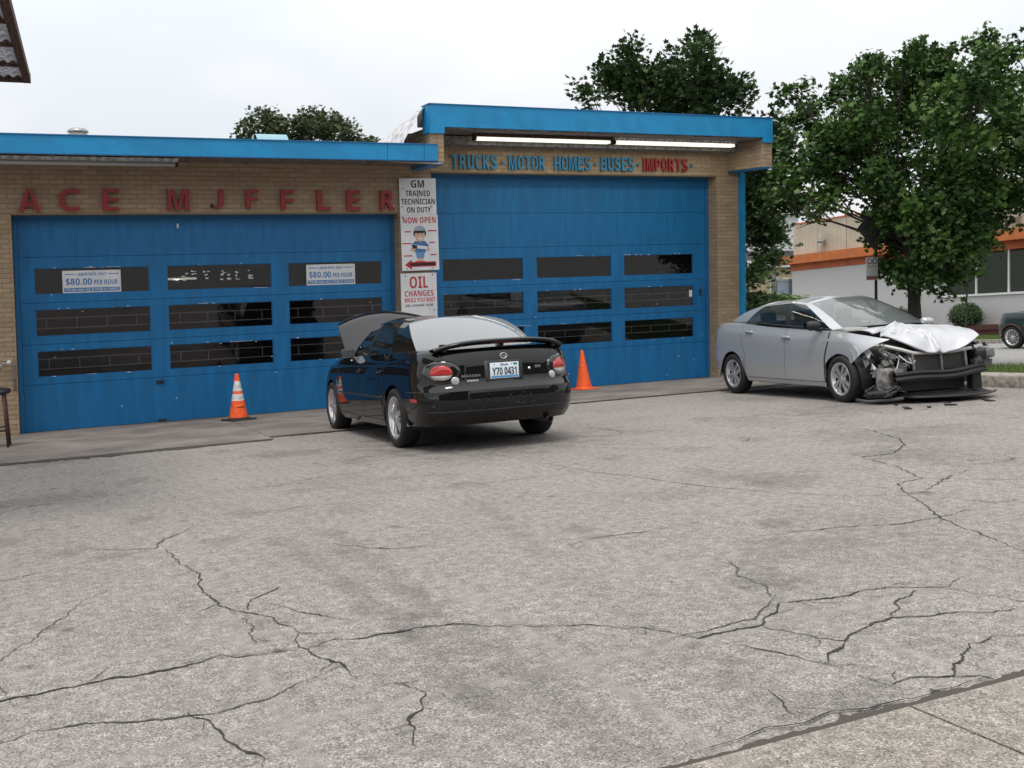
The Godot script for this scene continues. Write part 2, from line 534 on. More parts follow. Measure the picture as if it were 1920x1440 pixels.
func build_ground():
	var g := put("ground", strip(-600, 600, -600, 600, -0.09, 8, 240), M.grass_ground)
	kind(g, "structure")
	var lot := put("parking_lot", strip(-40, 12.35, -0.28, 13.97, 0.0, 60, 40, 0.0, true), M.asphalt)
	kind(lot, "structure")
	var r := RandomNumberGenerator.new()
	r.seed = 77
	for c in CRACKS:
		var w: float = 0.003 + c[0] * 0.12
		sput("crack", cracked(v2s(c[1]), w, r), M.crack, lot)
	# the finer net of hairline cracks over the rest of the lot
	for k in 34:
		var p := Vector2(r.randf_range(-1.5, 7.5), r.randf_range(6.0, 13.4))
		var d := Vector2.RIGHT.rotated(r.randf_range(-0.5, 0.5) if k % 3 else r.randf_range(1.0, 2.1))
		var line := [p]
		for q in r.randi_range(3, 9):
			d = d.rotated(r.randf_range(-0.55, 0.55))
			p += d * r.randf_range(0.10, 0.30)
			if p.y < 13.85: line.append(p)
		if line.size() > 2: sput("crack", ribbon(line, r.randf_range(0.0025, 0.0045), 0.003, r, 0.7, 0.014), M.hairline, lot)
	# concrete apron before the doors
	var ap := structure("apron")
	for q in [[-6.0, 2.07, 4.3], [2.08, 5.35, 3.98], [5.36, 8.7, 3.0], [8.71, 12.3, 3.02]]:
		var s := Sh.new()
		var z0 := -0.30; var z1: float = q[2]
		var y0 := -0.022; var y1 := gy(z1) + 0.016
		var x0: float = q[0]; var x1: float = q[1]
		s.quad(Vector3(x0, y1, z1), Vector3(x1, y1, z1), Vector3(x1, y0, z0), Vector3(x0, y0, z0))
		s.quad(Vector3(x0, y1 - 0.12, z1), Vector3(x1, y1 - 0.12, z1), Vector3(x1, y1, z1), Vector3(x0, y1, z1))
		s.quad(Vector3(x1, y1 - 0.12, z1), Vector3(x1, y0 - 0.12, z0), Vector3(x1, y0, z0), Vector3(x1, y1, z1))
		s.quad(Vector3(x0, y0 - 0.12, z0), Vector3(x0, y1 - 0.12, z1), Vector3(x0, y1, z1), Vector3(x0, y0, z0))
		sput("slab", s, M.concrete, ap)
	sput("crack", ribbon(v2s([-3.0, 4.2, -0.85, 4.33, -0.1, 4.36, 0.55, 4.37, 1.3, 4.34, 2.07, 4.3]), 0.09, 0.006, r, 0.8), M.dirt, lot)
	sput("crack", ribbon(v2s([2.0, 4.01, 3.0, 4.0, 4.2, 4.02, 5.35, 4.0]), 0.05, 0.010, r, 0.7), M.dirt, lot)
	sput("crack", ribbon(v2s([5.36, 3.03, 7.0, 3.02, 8.7, 3.03, 10.5, 3.04, 12.3, 3.03]), 0.05, 0.010, r, 0.7), M.dirt, lot)
	# sidewalk along the street in front
	var sw := structure("sidewalk")
	for q in [[-9.0, -5.2], [-5.19, -1.55], [-1.54, 2.09], [2.1, 5.73], [5.74, 9.4], [9.41, 14.0]]:
		var s := Sh.new()
		var z0 := 13.985; var z1 := 15.6
		var h := 0.02
		for k in 1:
			var a := Vector3(q[0], gy(z1) + h, z1); var b := Vector3(q[1], gy(z1) + h, z1)
			var c := Vector3(q[1], gy(z0) + h, z0); var d := Vector3(q[0], gy(z0) + h, z0)
			var dn := Vector3(0, -0.1, 0)
			s.quad(a, b, c, d)
			s.quad(c + dn, d + dn, d, c)
			s.quad(b + dn, c + dn, c, b)
			s.quad(d + dn, a + dn, a, d)
		sput("slab", s, M.sidewalk, sw)
	sput("crack", ribbon(v2s([0.9, 13.955, 1.45, 13.955, 1.8, 13.95, 2.1, 13.952, 2.45, 13.95, 2.9, 13.952, 3.8, 13.95]), 0.020, 0.006, r, 0.7, 0.004), M.dirt, lot)
	sput("crack", ribbon(v2s([1.36, 13.91, 1.58, 13.90, 1.68, 13.88, 1.8, 13.90, 1.91, 13.88, 2.02, 13.91, 2.2, 13.92, 2.5, 13.91]), 0.004, 0.007, r, 0.7, 0.006), M.crack, lot)
	var fr := put("front_street", strip(-60, 60, 15.6, 30.0, -0.03, 4, 8), M.road)
	kind(fr, "structure")
	# side street with its grass strips and kerbs
	kind(put("side_street", strip(14.95, 25.4, -85, 13.0, -0.03, 2, 60), M.road), "structure")
	kind(put("near_grass", strip(12.36, 14.75, -40, 12.0, 0.035, 2, 40, 0.02), M.grass_ground), "structure")
	kind(put("far_grass", strip(25.6, 28.3, -70, 12.0, 0.07, 2, 40, 0.02), M.grass_ground), "structure")
	kind(put("far_path", strip(28.3, 29.9, -70, 12.0, 0.075, 2, 30), M.sidewalk), "structure")
	kind(put("planting_bed", strip(29.45, 30.6, -13.5, -3.0, 0.44, 1, 10), M.dirt), "structure")
	for q in [[14.75, 14.95, -0.03, 0.06, "near_kerb"], [25.4, 25.6, -0.03, 0.09, "far_kerb"]]:
		var s := Sh.new()
		for k in 32:
			var z0 := -70.0 + k * 2.55; var z1 := z0 + 2.54
			var rows := []
			var b := Basis(Vector3.RIGHT, -atan(SL))
			s.box(Vector3((q[0] + q[1]) * 0.5, gy((z0 + z1) * 0.5) + (q[2] + q[3]) * 0.5 - 0.05, (z0 + z1) * 0.5), Vector3(q[1] - q[0], q[3] - q[2] + 0.1, 2.54), b)
		kind(sput(q[4], s, M.kerb), "structure")
	grass_blades("near_strip_grass", 12.45, 14.65, 0.5, 11.9, 0.05, 15000, 5)
	grass_blades("far_strip_grass", 25.7, 28.2, -14.0, -2.0, 0.09, 7000, 6)

func grass_blades(called: String, x0: float, x1: float, z0: float, z1: float, lift: float, n: int, sd: int):
	var s := Sh.new()
	var r := RandomNumberGenerator.new()
	r.seed = sd
	for k in 5:
		var o := Vector3(r.randf_range(-0.03, 0.03), 0, r.randf_range(-0.03, 0.03))
		var t := Vector3(r.randf_range(-0.05, 0.05), r.randf_range(0.06, 0.11), r.randf_range(-0.05, 0.05))
		var w := Vector3(r.randf_range(-1, 1), 0, r.randf_range(-1, 1)).normalized() * 0.006
		s.tri(o - w, o + w, o + t)
	var m := mat([1, 1, 1], 0.8)
	m.vertex_color_use_as_albedo = true
	m.backlight_enabled = true
	m.backlight = Color(0.3, 0.35, 0.2)
	var mm := MultiMesh.new()
	mm.transform_format = MultiMesh.TRANSFORM_3D
	mm.use_colors = true
	mm.mesh = s.mesh()
	mm.instance_count = n
	for i in n:
		var x := r.randf_range(x0, x1); var z := r.randf_range(z0, z1)
		mm.set_instance_transform(i, Transform3D(Basis(Vector3.UP, r.randf() * TAU).scaled(Vector3.ONE * r.randf_range(0.6, 1.2)), Vector3(x, gy(z) + lift - 0.02, z)))
		var k := r.randf()
		mm.set_instance_color(i, Color(0.075, 0.155, 0.03).lerp(Color(0.17, 0.19, 0.06), k * k))
	var o := MultiMeshInstance3D.new()
	o.name = called
	o.multimesh = mm
	o.material_override = m
	add_child(o, true)
	tag(o, "short green grass on the strip beside the side street" if sd == 5 else "grass strip across the side street before the orange banded building", "grass")
	kind(o, "stuff")

const CRACKS := [
	[0.020, [-0.6, 12.47, -0.28, 12.44, -0.16, 12.43, -0.04, 12.41, 0.11, 12.42, 0.25, 12.42, 0.4, 12.38, 0.44, 12.36, 0.49, 12.42, 0.59, 12.44, 0.7, 12.46]],
	[0.030, [0.41, 10.2, 0.45, 10.69, 0.51, 10.97, 0.48, 11.29, 0.51, 11.52, 0.54, 11.7, 0.61, 11.84, 0.69, 11.98, 0.72, 12.13, 0.74, 12.25, 0.77, 12.28]],
	[0.022, [0.74, 12.26, 0.7, 12.43, 0.74, 12.53, 0.78, 12.65, 0.81, 12.78, 0.81, 12.87]],
	[0.010, [-0.04, 9.86, 0.17, 10.05, 0.35, 10.14, 0.43, 9.87, 0.53, 9.75, 0.65, 9.54]],
	[0.018, [0.73, 12.46, 0.84, 12.41, 0.89, 12.44, 0.99, 12.44, 1.09, 12.45, 1.2, 12.45, 1.3, 12.47, 1.38, 12.56, 1.48, 12.63]],
	[0.014, [0.62, 11.8, 0.66, 11.62, 0.74, 11.57, 0.82, 11.46]],
	[0.012, [0.73, 11.73, 0.79, 11.91, 0.87, 12.06, 0.96, 12.18]],
	[0.010, [0.58, 11.91, 0.59, 12.09, 0.56, 12.3]],
	[0.022, [0.27, 12.88, 0.32, 13.03, 0.35, 13.16, 0.37, 13.26, 0.42, 13.35, 0.41, 13.4]],
	[0.014, [0.9, 12.98, 0.95, 13.08, 0.96, 13.14, 0.92, 13.22, 0.86, 13.3, 0.83, 13.4, 0.81, 13.49]],
	[0.012, [1.25, 10.67, 1.46, 10.99, 1.59, 11.05, 1.73, 11.08]],
	[0.016, [-0.58, 8.0, -0.38, 7.78, -0.08, 7.86]],
	[0.014, [1.48, 12.62, 1.65, 12.74, 1.74, 12.79, 1.87, 12.92, 1.94, 13.03, 1.98, 13.13, 2.11, 13.12, 2.26, 13.12, 2.49, 12.95, 2.59, 12.97, 2.7, 13.0, 2.99, 12.99, 3.06, 13.06, 3.19, 13.13, 3.32, 13.06]],
	[0.012, [2.25, 13.15, 2.3, 13.28, 2.33, 13.35, 2.38, 13.42, 2.55, 13.34, 2.7, 13.32, 2.82, 13.36, 2.95, 13.39, 3.04, 13.46, 3.14, 13.47]],
	[0.012, [2.37, 13.43, 2.24, 13.51, 2.16, 13.56]],
	[0.010, [2.03, 13.22, 2.07, 13.32, 2.12, 13.41, 2.14, 13.5, 2.16, 13.56, 2.19, 13.62]],
	[0.008, [2.72, 13.3, 2.89, 13.16, 3.05, 13.1]],
	[0.012, [2.18, 13.68, 2.2, 13.79, 2.3, 13.79, 2.41, 13.84, 2.53, 13.76, 2.69, 13.67, 2.81, 13.65, 2.92, 13.69]],
	[0.008, [2.41, 13.84, 2.48, 13.88, 2.5, 13.95]],
	[0.012, [3.53, 8.25, 3.63, 9.32, 3.77, 9.81, 3.83, 10.27, 3.92, 10.58, 4.05, 10.88, 4.26, 11.27, 4.47, 11.5]],
	[0.022, [6.28, 7.52, 6.93, 8.77, 6.59, 9.51, 6.29, 9.87, 5.88, 10.15, 5.56, 10.15, 5.39, 10.67, 5.11, 11.16, 4.85, 11.22, 4.63, 11.49, 4.67, 11.71, 4.73, 11.94, 4.88, 12.12]],
	[0.014, [4.63, 11.49, 4.43, 11.84, 4.22, 12.13, 4.12, 12.36, 4.04, 12.58, 3.9, 12.9]],
	[0.006, [1.87, 13.65, 1.84, 13.75, 1.81, 13.85]],
	[0.012, [4.79, 11.5, 5.37, 11.18, 5.58, 11.13]],
]

# ------------------------------------------------------------------ the garage
const COURSE := 0.0718
const BRICK_L := 0.222

# lays bricks on a rectangle: origin o (lower left seen from outside), u along it, up is +y, n outward
func lay(o: Vector3, u: Vector3, n: Vector3, w: float, h: float, shift := 0, stack := 0.0):
	var rows := int(round(h / COURSE))
	var ch := h / rows
	for i in rows:
		var L := BRICK_L if stack == 0.0 else stack
		var x := 0.0
		if stack == 0.0 and (i + shift) % 2 == 1: x = -L * 0.5
		while x < w - 0.012:
			var a := maxf(x, 0.0); var b := minf(x + L - 0.011, w)
			if w - b < 0.03: b = w
			if b - a > 0.015:
				brick_list.append([o + u * ((a + b) * 0.5) + Vector3.UP * ((i + 0.5) * ch), u, n, b - a, ch - 0.011])
			x += L

func core(s: Sh, lo: Vector3, hi: Vector3):
	s.lohi(lo, hi)

func build_shop():
	var shop := thing("repair_garage", "tan brick repair garage with two blue sectional doors and blue flat roof edges", "building")
	var wl := Sh.new()
	# mortar cores, set back 12 mm behind the brick faces
	core(wl, Vector3(-6.0, -0.4, -0.6), Vector3(-0.868, 3.26, -0.006))
	core(wl, Vector3(-6.0, 3.26, -0.3), Vector3(5.641, 4.25, -0.006))
	core(wl, Vector3(5.056, -0.4, -0.6), Vector3(5.641, 3.26, -0.006))
	core(wl, Vector3(5.641, 3.965, -0.3), Vector3(11.556, 4.5, -0.006))
	core(wl, Vector3(11.556, -0.4, -0.6), Vector3(12.05, 4.5, -0.006))
	core(wl, Vector3(5.299, 4.035, -0.01), Vector3(5.498, 4.60, 1.036))
	core(wl, Vector3(11.816, 4.055, -0.01), Vector3(12.03, 4.60, 1.036))
	sput("wall_core", wl, M.mortar, shop)
	# brick faces
	lay(Vector3(-6.0, -0.05, 0), Vector3.RIGHT, Vector3.BACK, 5.138, 3.302)
	lay(Vector3(-6.0, 3.267, 0), Vector3.RIGHT, Vector3.BACK, 11.30, 0.79, 1)
	lay(Vector3(5.30, 3.267, 0), Vector3.RIGHT, Vector3.BACK, 0.347, 0.65, 1)
	lay(Vector3(5.05, -0.05, 0), Vector3.RIGHT, Vector3.BACK, 0.597, 3.302)
	lay(Vector3(5.647, 3.958, 0), Vector3.RIGHT, Vector3.BACK, 6.165, 0.60)
	lay(Vector3(11.55, -0.05, 0), Vector3.RIGHT, Vector3.BACK, 0.513, 4.0)
	lay(Vector3(11.55, -0.05, -0.31), Vector3.BACK, Vector3.LEFT, 0.31, 4.0, 1)      # reveals
	lay(Vector3(5.05, -0.05, -0.31), Vector3.BACK, Vector3.LEFT, 0.31, 3.302, 1)
	lay(Vector3(11.81, 4.045, 0), Vector3.BACK, Vector3.LEFT, 1.04, 0.50)              # right wing, inner face
	lay(Vector3(11.81, 4.045, 1.042), Vector3.RIGHT, Vector3.BACK, 0.24, 0.46, 0, 0.126)
	lay(Vector3(5.293, 4.03, 1.042), Vector3.RIGHT, Vector3.BACK, 0.217, 0.46, 0, 0.114)
	lay(Vector3(5.293, 4.30, 0.0), Vector3.BACK, Vector3.LEFT, 1.04, 0.20)
	lay(Vector3(12.05, 4.045, 1.042), Vector3.FORWARD, Vector3.RIGHT, 1.04, 0.50)
	brick_list.sort_custom(func(a, b): return score(a) > score(b))
	var full := {}
	var rest := [Sh.new(), Sh.new(), Sh.new(), Sh.new(), Sh.new()]
	var r := RandomNumberGenerator.new()
	r.seed = 6
	for i in brick_list.size():
		var q: Array = brick_list[i]
		var b := Basis(q[1], Vector3.UP, q[2])
		var deep := 0.02
		var c: Vector3 = q[0] - q[2] * (deep * 0.5 + r.randf_range(0.0, 0.004))
		var mi := r.randi() % 5
		if i < 300:
			var key := "%d" % int(q[3] * 500)
			if not full.has(key):
				var s := Sh.new()
				var w: float = q[3] * 0.5; var h: float = q[4] * 0.5; var e := 0.004
				# a brick with softened arrises: face, four chamfers, four sides
				var f := [Vector3(-w + e, -h + e, deep * 0.5), Vector3(w - e, -h + e, deep * 0.5), Vector3(w - e, h - e, deep * 0.5), Vector3(-w + e, h - e, deep * 0.5)]
				var g := [Vector3(-w, -h, deep * 0.5 - e), Vector3(w, -h, deep * 0.5 - e), Vector3(w, h, deep * 0.5 - e), Vector3(-w, h, deep * 0.5 - e)]
				s.quad(f[0], f[1], f[2], f[3])
				for k in 4:
					var k2 := (k + 1) % 4
					s.quad(g[k], g[k2], f[k2], f[k])
					var d := Vector3(0, 0, -deep + e)
					s.quad(g[k] + d, g[k2] + d, g[k2], g[k])
				full[key] = s.mesh()
			put("brick", full[key], M.bricks[mi], shop, Transform3D(b, c))
		else:
			rest[mi].box(c, Vector3(q[3], q[4], deep), b)
	for k in 5: kind(sput("brickwork", rest[k], M.bricks[k], shop), "stuff")
	# steel lintels
	var st := Sh.new()
	st.lohi(Vector3(-0.862, 3.245, -0.30), Vector3(5.05, 3.259, -0.004))
	st.lohi(Vector3(5.647, 3.944, -0.30), Vector3(11.55, 3.957, -0.004))
	sput("lintel", st, M.mortar, shop)
	# roofs, soffits and blue edges
	var rf := Sh.new()
	rf.lohi(Vector3(-6.0, 4.12, -11.0), Vector3(5.28, 4.26, 1.03))
	sput("roof", rf, M.roof, shop)
	rf = Sh.new()
	rf.lohi(Vector3(5.30, 4.66, 0.35), Vector3(12.03, 4.93, 1.03))
	rf.lohi(Vector3(5.30, 4.40, -11.0), Vector3(12.03, 4.54, 0.35))
	sput("roof", rf, M.roof, shop)
	var so := Sh.new()
	so.lohi(Vector3(-6.0, 4.062, -0.005), Vector3(5.285, 4.118, 1.035))
	for k in 12: so.lohi(Vector3(-6.0 + k * 0.95, 4.048, 0.0), Vector3(-5.93 + k * 0.95, 4.0615, 1.03))
	sput("soffit", so, M.soffit, shop)
	so = Sh.new()
	so.lohi(Vector3(5.505, 4.565, -0.005), Vector3(11.815, 4.655, 1.035))
	so.lohi(Vector3(5.505, 4.553, 0.50), Vector3(11.815, 4.5645, 0.515))
	sput("soffit", so, M.soffit, shop)
	var fa := Sh.new()
	fa.lohi(Vector3(-6.0, 4.05, 1.04), Vector3(4.55, 4.30, 1.075))
	fa.lohi(Vector3(4.556, 4.05, 1.04), Vector3(5.16, 4.302, 1.077))
	fa.lohi(Vector3(5.166, 4.045, 1.04), Vector3(5.39, 4.30, 1.079))
	sput("fascia", fa, M.blue, shop)
	var dr := Sh.new()
	dr.lohi(Vector3(-6.0, 4.298, 0.95), Vector3(5.393, 4.314, 1.088))
	dr.lohi(Vector3(-6.0, 4.036, 1.05), Vector3(5.39, 4.0485, 1.082))
	sput("drip_edge", dr, M.blue_dark, shop)
	fa = Sh.new()
	fa.lohi(Vector3(5.27, 4.59, 1.04), Vector3(12.04, 4.945, 1.08))
	fa.lohi(Vector3(5.268, 4.485, 1.042), Vector3(5.515, 4.591, 1.082))
	fa.lohi(Vector3(11.81, 4.50, 1.042), Vector3(12.045, 4.591, 1.082))
	fa.lohi(Vector3(5.262, 4.50, 0.72), Vector3(5.292, 4.944, 1.039))
	fa.lohi(Vector3(12.04, 4.50, 0.3), Vector3(12.07, 4.944, 1.039))
	sput("fascia", fa, M.blue, shop)
	dr = Sh.new()
	dr.lohi(Vector3(5.25, 4.946, 0.9), Vector3(12.075, 4.962, 1.092))
	dr.lohi(Vector3(5.25, 4.946, 0.72), Vector3(5.31, 4.961, 0.899))
	sput("drip_edge", dr, M.blue_dark, shop)
	var un := Sh.new()
	un.lohi(Vector3(5.295, 3.985, 0.0), Vector3(5.505, 4.03, 1.03))
	sput("wing_underside", un, M.blue_dark, shop)
	un = Sh.new()
	un.lohi(Vector3(11.815, 4.02, 0.0), Vector3(12.045, 4.042, 1.05))
	sput("wing_underside", un, M.blue_dark, shop)
	var gut := Sh.new(true)
	gut.tube([Vector3(4.6, 4.03, 0.99), Vector3(5.40, 4.0, 1.06), Vector3(5.47, 4.0, 1.08)], 0.018, 8)
	sput("drain_pipe", gut, M.steel, shop)
	var dp := Sh.new()
	dp.lohi(Vector3(12.066, -0.1, -0.02), Vector3(12.165, 4.02, 0.08))
	for y in [0.4, 1.7, 3.2]: dp.lohi(Vector3(12.05, y, -0.03), Vector3(12.18, y + 0.05, 0.088))
	sput("downspout", dp, M.blue, shop)
	# closed dark room behind the doors
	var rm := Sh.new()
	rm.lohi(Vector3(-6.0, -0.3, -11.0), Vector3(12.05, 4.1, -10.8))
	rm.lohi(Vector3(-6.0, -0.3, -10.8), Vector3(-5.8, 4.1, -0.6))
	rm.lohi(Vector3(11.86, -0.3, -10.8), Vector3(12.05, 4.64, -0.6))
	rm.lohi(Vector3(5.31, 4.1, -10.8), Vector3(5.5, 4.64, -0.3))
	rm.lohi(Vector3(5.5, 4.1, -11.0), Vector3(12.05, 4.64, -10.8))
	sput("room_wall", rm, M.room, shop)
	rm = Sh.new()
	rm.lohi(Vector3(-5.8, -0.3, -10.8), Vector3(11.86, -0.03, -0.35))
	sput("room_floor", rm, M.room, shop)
	# frames beside the doors
	var fr := Sh.new()
	for q in [[-0.862, -0.80, 3.245], [4.99, 5.048, 3.245], [5.65, 5.71, 3.944], [11.475, 11.548, 3.944]]:
		fr.lohi(Vector3(q[0], -0.02, -0.35), Vector3(q[1], q[2], -0.285))
	fr.lohi(Vector3(-0.80, 3.19, -0.35), Vector3(4.99, 3.244, -0.284))
	fr.lohi(Vector3(5.71, 3.885, -0.35), Vector3(11.475, 3.943, -0.284))
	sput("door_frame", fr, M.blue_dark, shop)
	garage_door(shop, -0.80, 4.99, [[-0.60, 1.039], [1.304, 2.939], [3.212, 4.815]], [-0.018, 0.69, 1.30, 1.93, 2.62, 3.19], 3)
	garage_door(shop, 5.71, 11.475, [[5.93, 7.498], [7.767, 9.34], [9.616, 11.187]], [-0.018, 0.70, 1.32, 1.95, 2.64, 3.26, 3.885], 7)

func score(b: Array) -> float:
	var d: Vector3 = EYE - b[0]
	var s: float = absf((b[2] as Vector3).dot(d)) / pow(d.length(), 3.0) * b[3]
	# hidden from the street or outside the view
	if b[0].x < -1.25 or (b[2] as Vector3).dot(d) < 0: s *= 0.001
	return s

func garage_door(shop: Node3D, x0: float, x1: float, cols: Array, ys: Array, sd: int):
	var d := Node3D.new()
	d.name = numbered(shop, "garage_door")
	shop.add_child(d, true)
	var r := RandomNumberGenerator.new()
	r.seed = sd
	var wins := [[0.80, 1.195], [1.418, 1.825], [2.052, 2.448]]
	var zf := -0.30; var zb := -0.345
	for i in ys.size() - 1:
		var s := Sh.new()
		var y0: float = ys[i] + 0.003; var y1: float = ys[i + 1] - 0.003
		var w = wins[i - 1] if i >= 1 and i <= 3 else null
		if w == null:
			s.lohi(Vector3(x0 + 0.004, y0, zb), Vector3(x1 - 0.004, y1, zf))
		else:
			s.lohi(Vector3(x0 + 0.004, y0, zb), Vector3(x1 - 0.004, w[0], zf))
			s.lohi(Vector3(x0 + 0.004, w[1], zb), Vector3(x1 - 0.004, y1, zf))
			var xs: float = x0 + 0.004
			for c in cols + [[x1 - 0.004, 0.0]]:
				s.lohi(Vector3(xs, w[0], zb), Vector3(c[0], w[1], zf))
				xs = c[1]
		if i > 0: s.lohi(Vector3(x0 + 0.004, y0 - 0.012, zb + 0.002), Vector3(x1 - 0.004, y0 + 0.001, zb + 0.012))
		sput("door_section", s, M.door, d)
		if w == null: continue
		for c in cols:
			# thin beads hold the pane; bars guard the two lower rows
			var f := Sh.new()
			var e := 0.012
			f.lohi(Vector3(c[0], w[0], -0.335), Vector3(c[1], w[0] + e, -0.315))
			f.lohi(Vector3(c[0], w[1] - e, -0.335), Vector3(c[1], w[1], -0.315))
			f.lohi(Vector3(c[0], w[0] + e, -0.335), Vector3(c[0] + e, w[1] - e, -0.315))
			f.lohi(Vector3(c[1] - e, w[0] + e, -0.335), Vector3(c[1], w[1] - e, -0.315))
			sput("window_frame", f, M.blue_dark, d)
			var p := Sh.new()
			p.lohi(Vector3(c[0] + 0.002, w[0] + 0.002, -0.329), Vector3(c[1] - 0.002, w[1] - 0.002, -0.325))
			sput("window_pane", p, M.pane, d)
			if i <= 2:
				var g := Sh.new()
				var ya: float = w[0] + 0.115; var yb: float = ya + 0.155
				if sd == 7: ya += 0.03; yb += 0.0
				g.lohi(Vector3(c[0] - 0.02, ya - 0.007, -0.372), Vector3(c[1] + 0.02, ya + 0.007, -0.366))
				g.lohi(Vector3(c[0] - 0.02, yb - 0.007, -0.372), Vector3(c[1] + 0.02, yb + 0.007, -0.366))
				var x: float = c[0] + 0.13 + r.randf() * 0.06
				while x < c[1] - 0.03:
					g.lohi(Vector3(x - 0.006, ya + 0.007, -0.371), Vector3(x + 0.006, yb - 0.007, -0.367))
					x += 0.43
				sput("security_bar", g, M.bar, d)
	# worn patches where the paint has come off round the panes
	var ch := Sh.new()
	for k in 30:
		var c: Array = cols[r.randi() % 3]
		var w: Array = wins[r.randi() % 3]
		var x := r.randf_range(c[0], c[1] - 0.2)
		var big := k % 5 == 0
		var y: float = (w[1] if r.randf() < 0.6 else w[0]) + r.randf_range(-0.004, 0.012)
		var L := r.randf_range(0.12, 0.4) if big else r.randf_range(0.01, 0.05)
		ch.prism(chip(r, x, y, L, 0.006 if big else 0.012), zf, zf + 0.0015)
	for k in 12:
		ch.prism(chip(r, r.randf_range(x0 + 0.1, x1 - 0.1), r.randf_range(0.05, 1.9), 0.022, 0.014), zf, zf + 0.0015)
	sput("bare_patch", ch, M.sign, d)
	var sc := Sh.new()
	for k in 26:
		sc.prism(chip(r, r.randf_range(x0 + 0.1, x1 - 0.1), r.randf_range(0.0, 0.32) * r.randf(), r.randf_range(0.03, 0.14), r.randf_range(0.006, 0.03)), zf, zf + 0.0012)
	sput("scuff", sc, M.blue_dark, d)
	var hd := Sh.new()
	if sd == 3:
		hd.lohi(Vector3(1.09, 0.60, zf), Vector3(1.21, 0.64, zf + 0.03))
		hd.lohi(Vector3(1.11, 0.615, zf + 0.03), Vector3(1.19, 0.63, zf + 0.05))
		hd.lohi(Vector3(1.10, -0.01, zf), Vector3(1.22, 0.03, zf + 0.03))
	else:
		hd.lohi(Vector3(11.32, 1.62, zf), Vector3(11.36, 1.74, zf + 0.03))
	sput("handle", hd, M.dark, d)
	var rb := Sh.new()
	rb.lohi(Vector3(x0 + 0.01, -0.03, -0.34), Vector3(x1 - 0.01, -0.015, -0.297))
	sput("bottom_seal", rb, M.rubber, d)

func chip(r: RandomNumberGenerator, x: float, y: float, L: float, h: float) -> PackedVector2Array:
	var a := PackedVector2Array()
	var n := 5
	for i in n + 1: a.append(Vector2(x + L * i / n, y + h * r.randf_range(-0.6, -0.1)))
	for i in n + 1: a.append(Vector2(x + L * (n - i) / n, y + h * r.randf_range(0.1, 0.7)))
	return a

# ------------------------------------------------------------------ things on the garage
func board(o: Node3D, w: float, h: float, tilt := 0.0):
	var s := Sh.new()
	s.lohi(Vector3(-w / 2, -h / 2, -0.006), Vector3(w / 2, h / 2, 0.006))
	sput("panel", s, M.sign, o)

func screw_heads(o: Node3D, pts: Array):
	for p in pts:
		var s := Sh.new(true)
		s.lathe([Vector2(0.012, 0.0), Vector2(0.010, 0.004), Vector2(0.0, 0.006)], 10, Transform3D(Basis(Vector3.RIGHT, PI / 2), Vector3(p[0], p[1], 0.006)))
		sput("screw", s, M.dark, o)

func flat(o: Node3D, called: String, a: Array, m: Material, z := 0.0065):
	var s := Sh.new()
	s.prism(poly(a), z, z + 0.0012)
	sput(called, s, m, o)

func ellipse(cx: float, cy: float, rx: float, ry: float, n := 18, a0 := 0.0, a1 := TAU) -> Array:
	var a := []
	for i in n:
		var t := lerpf(a0, a1, float(i) / (n if a1 - a0 > 6.2 else n - 1))
		a.append_array([cx + rx * cos(t), cy + ry * sin(t)])
	return a

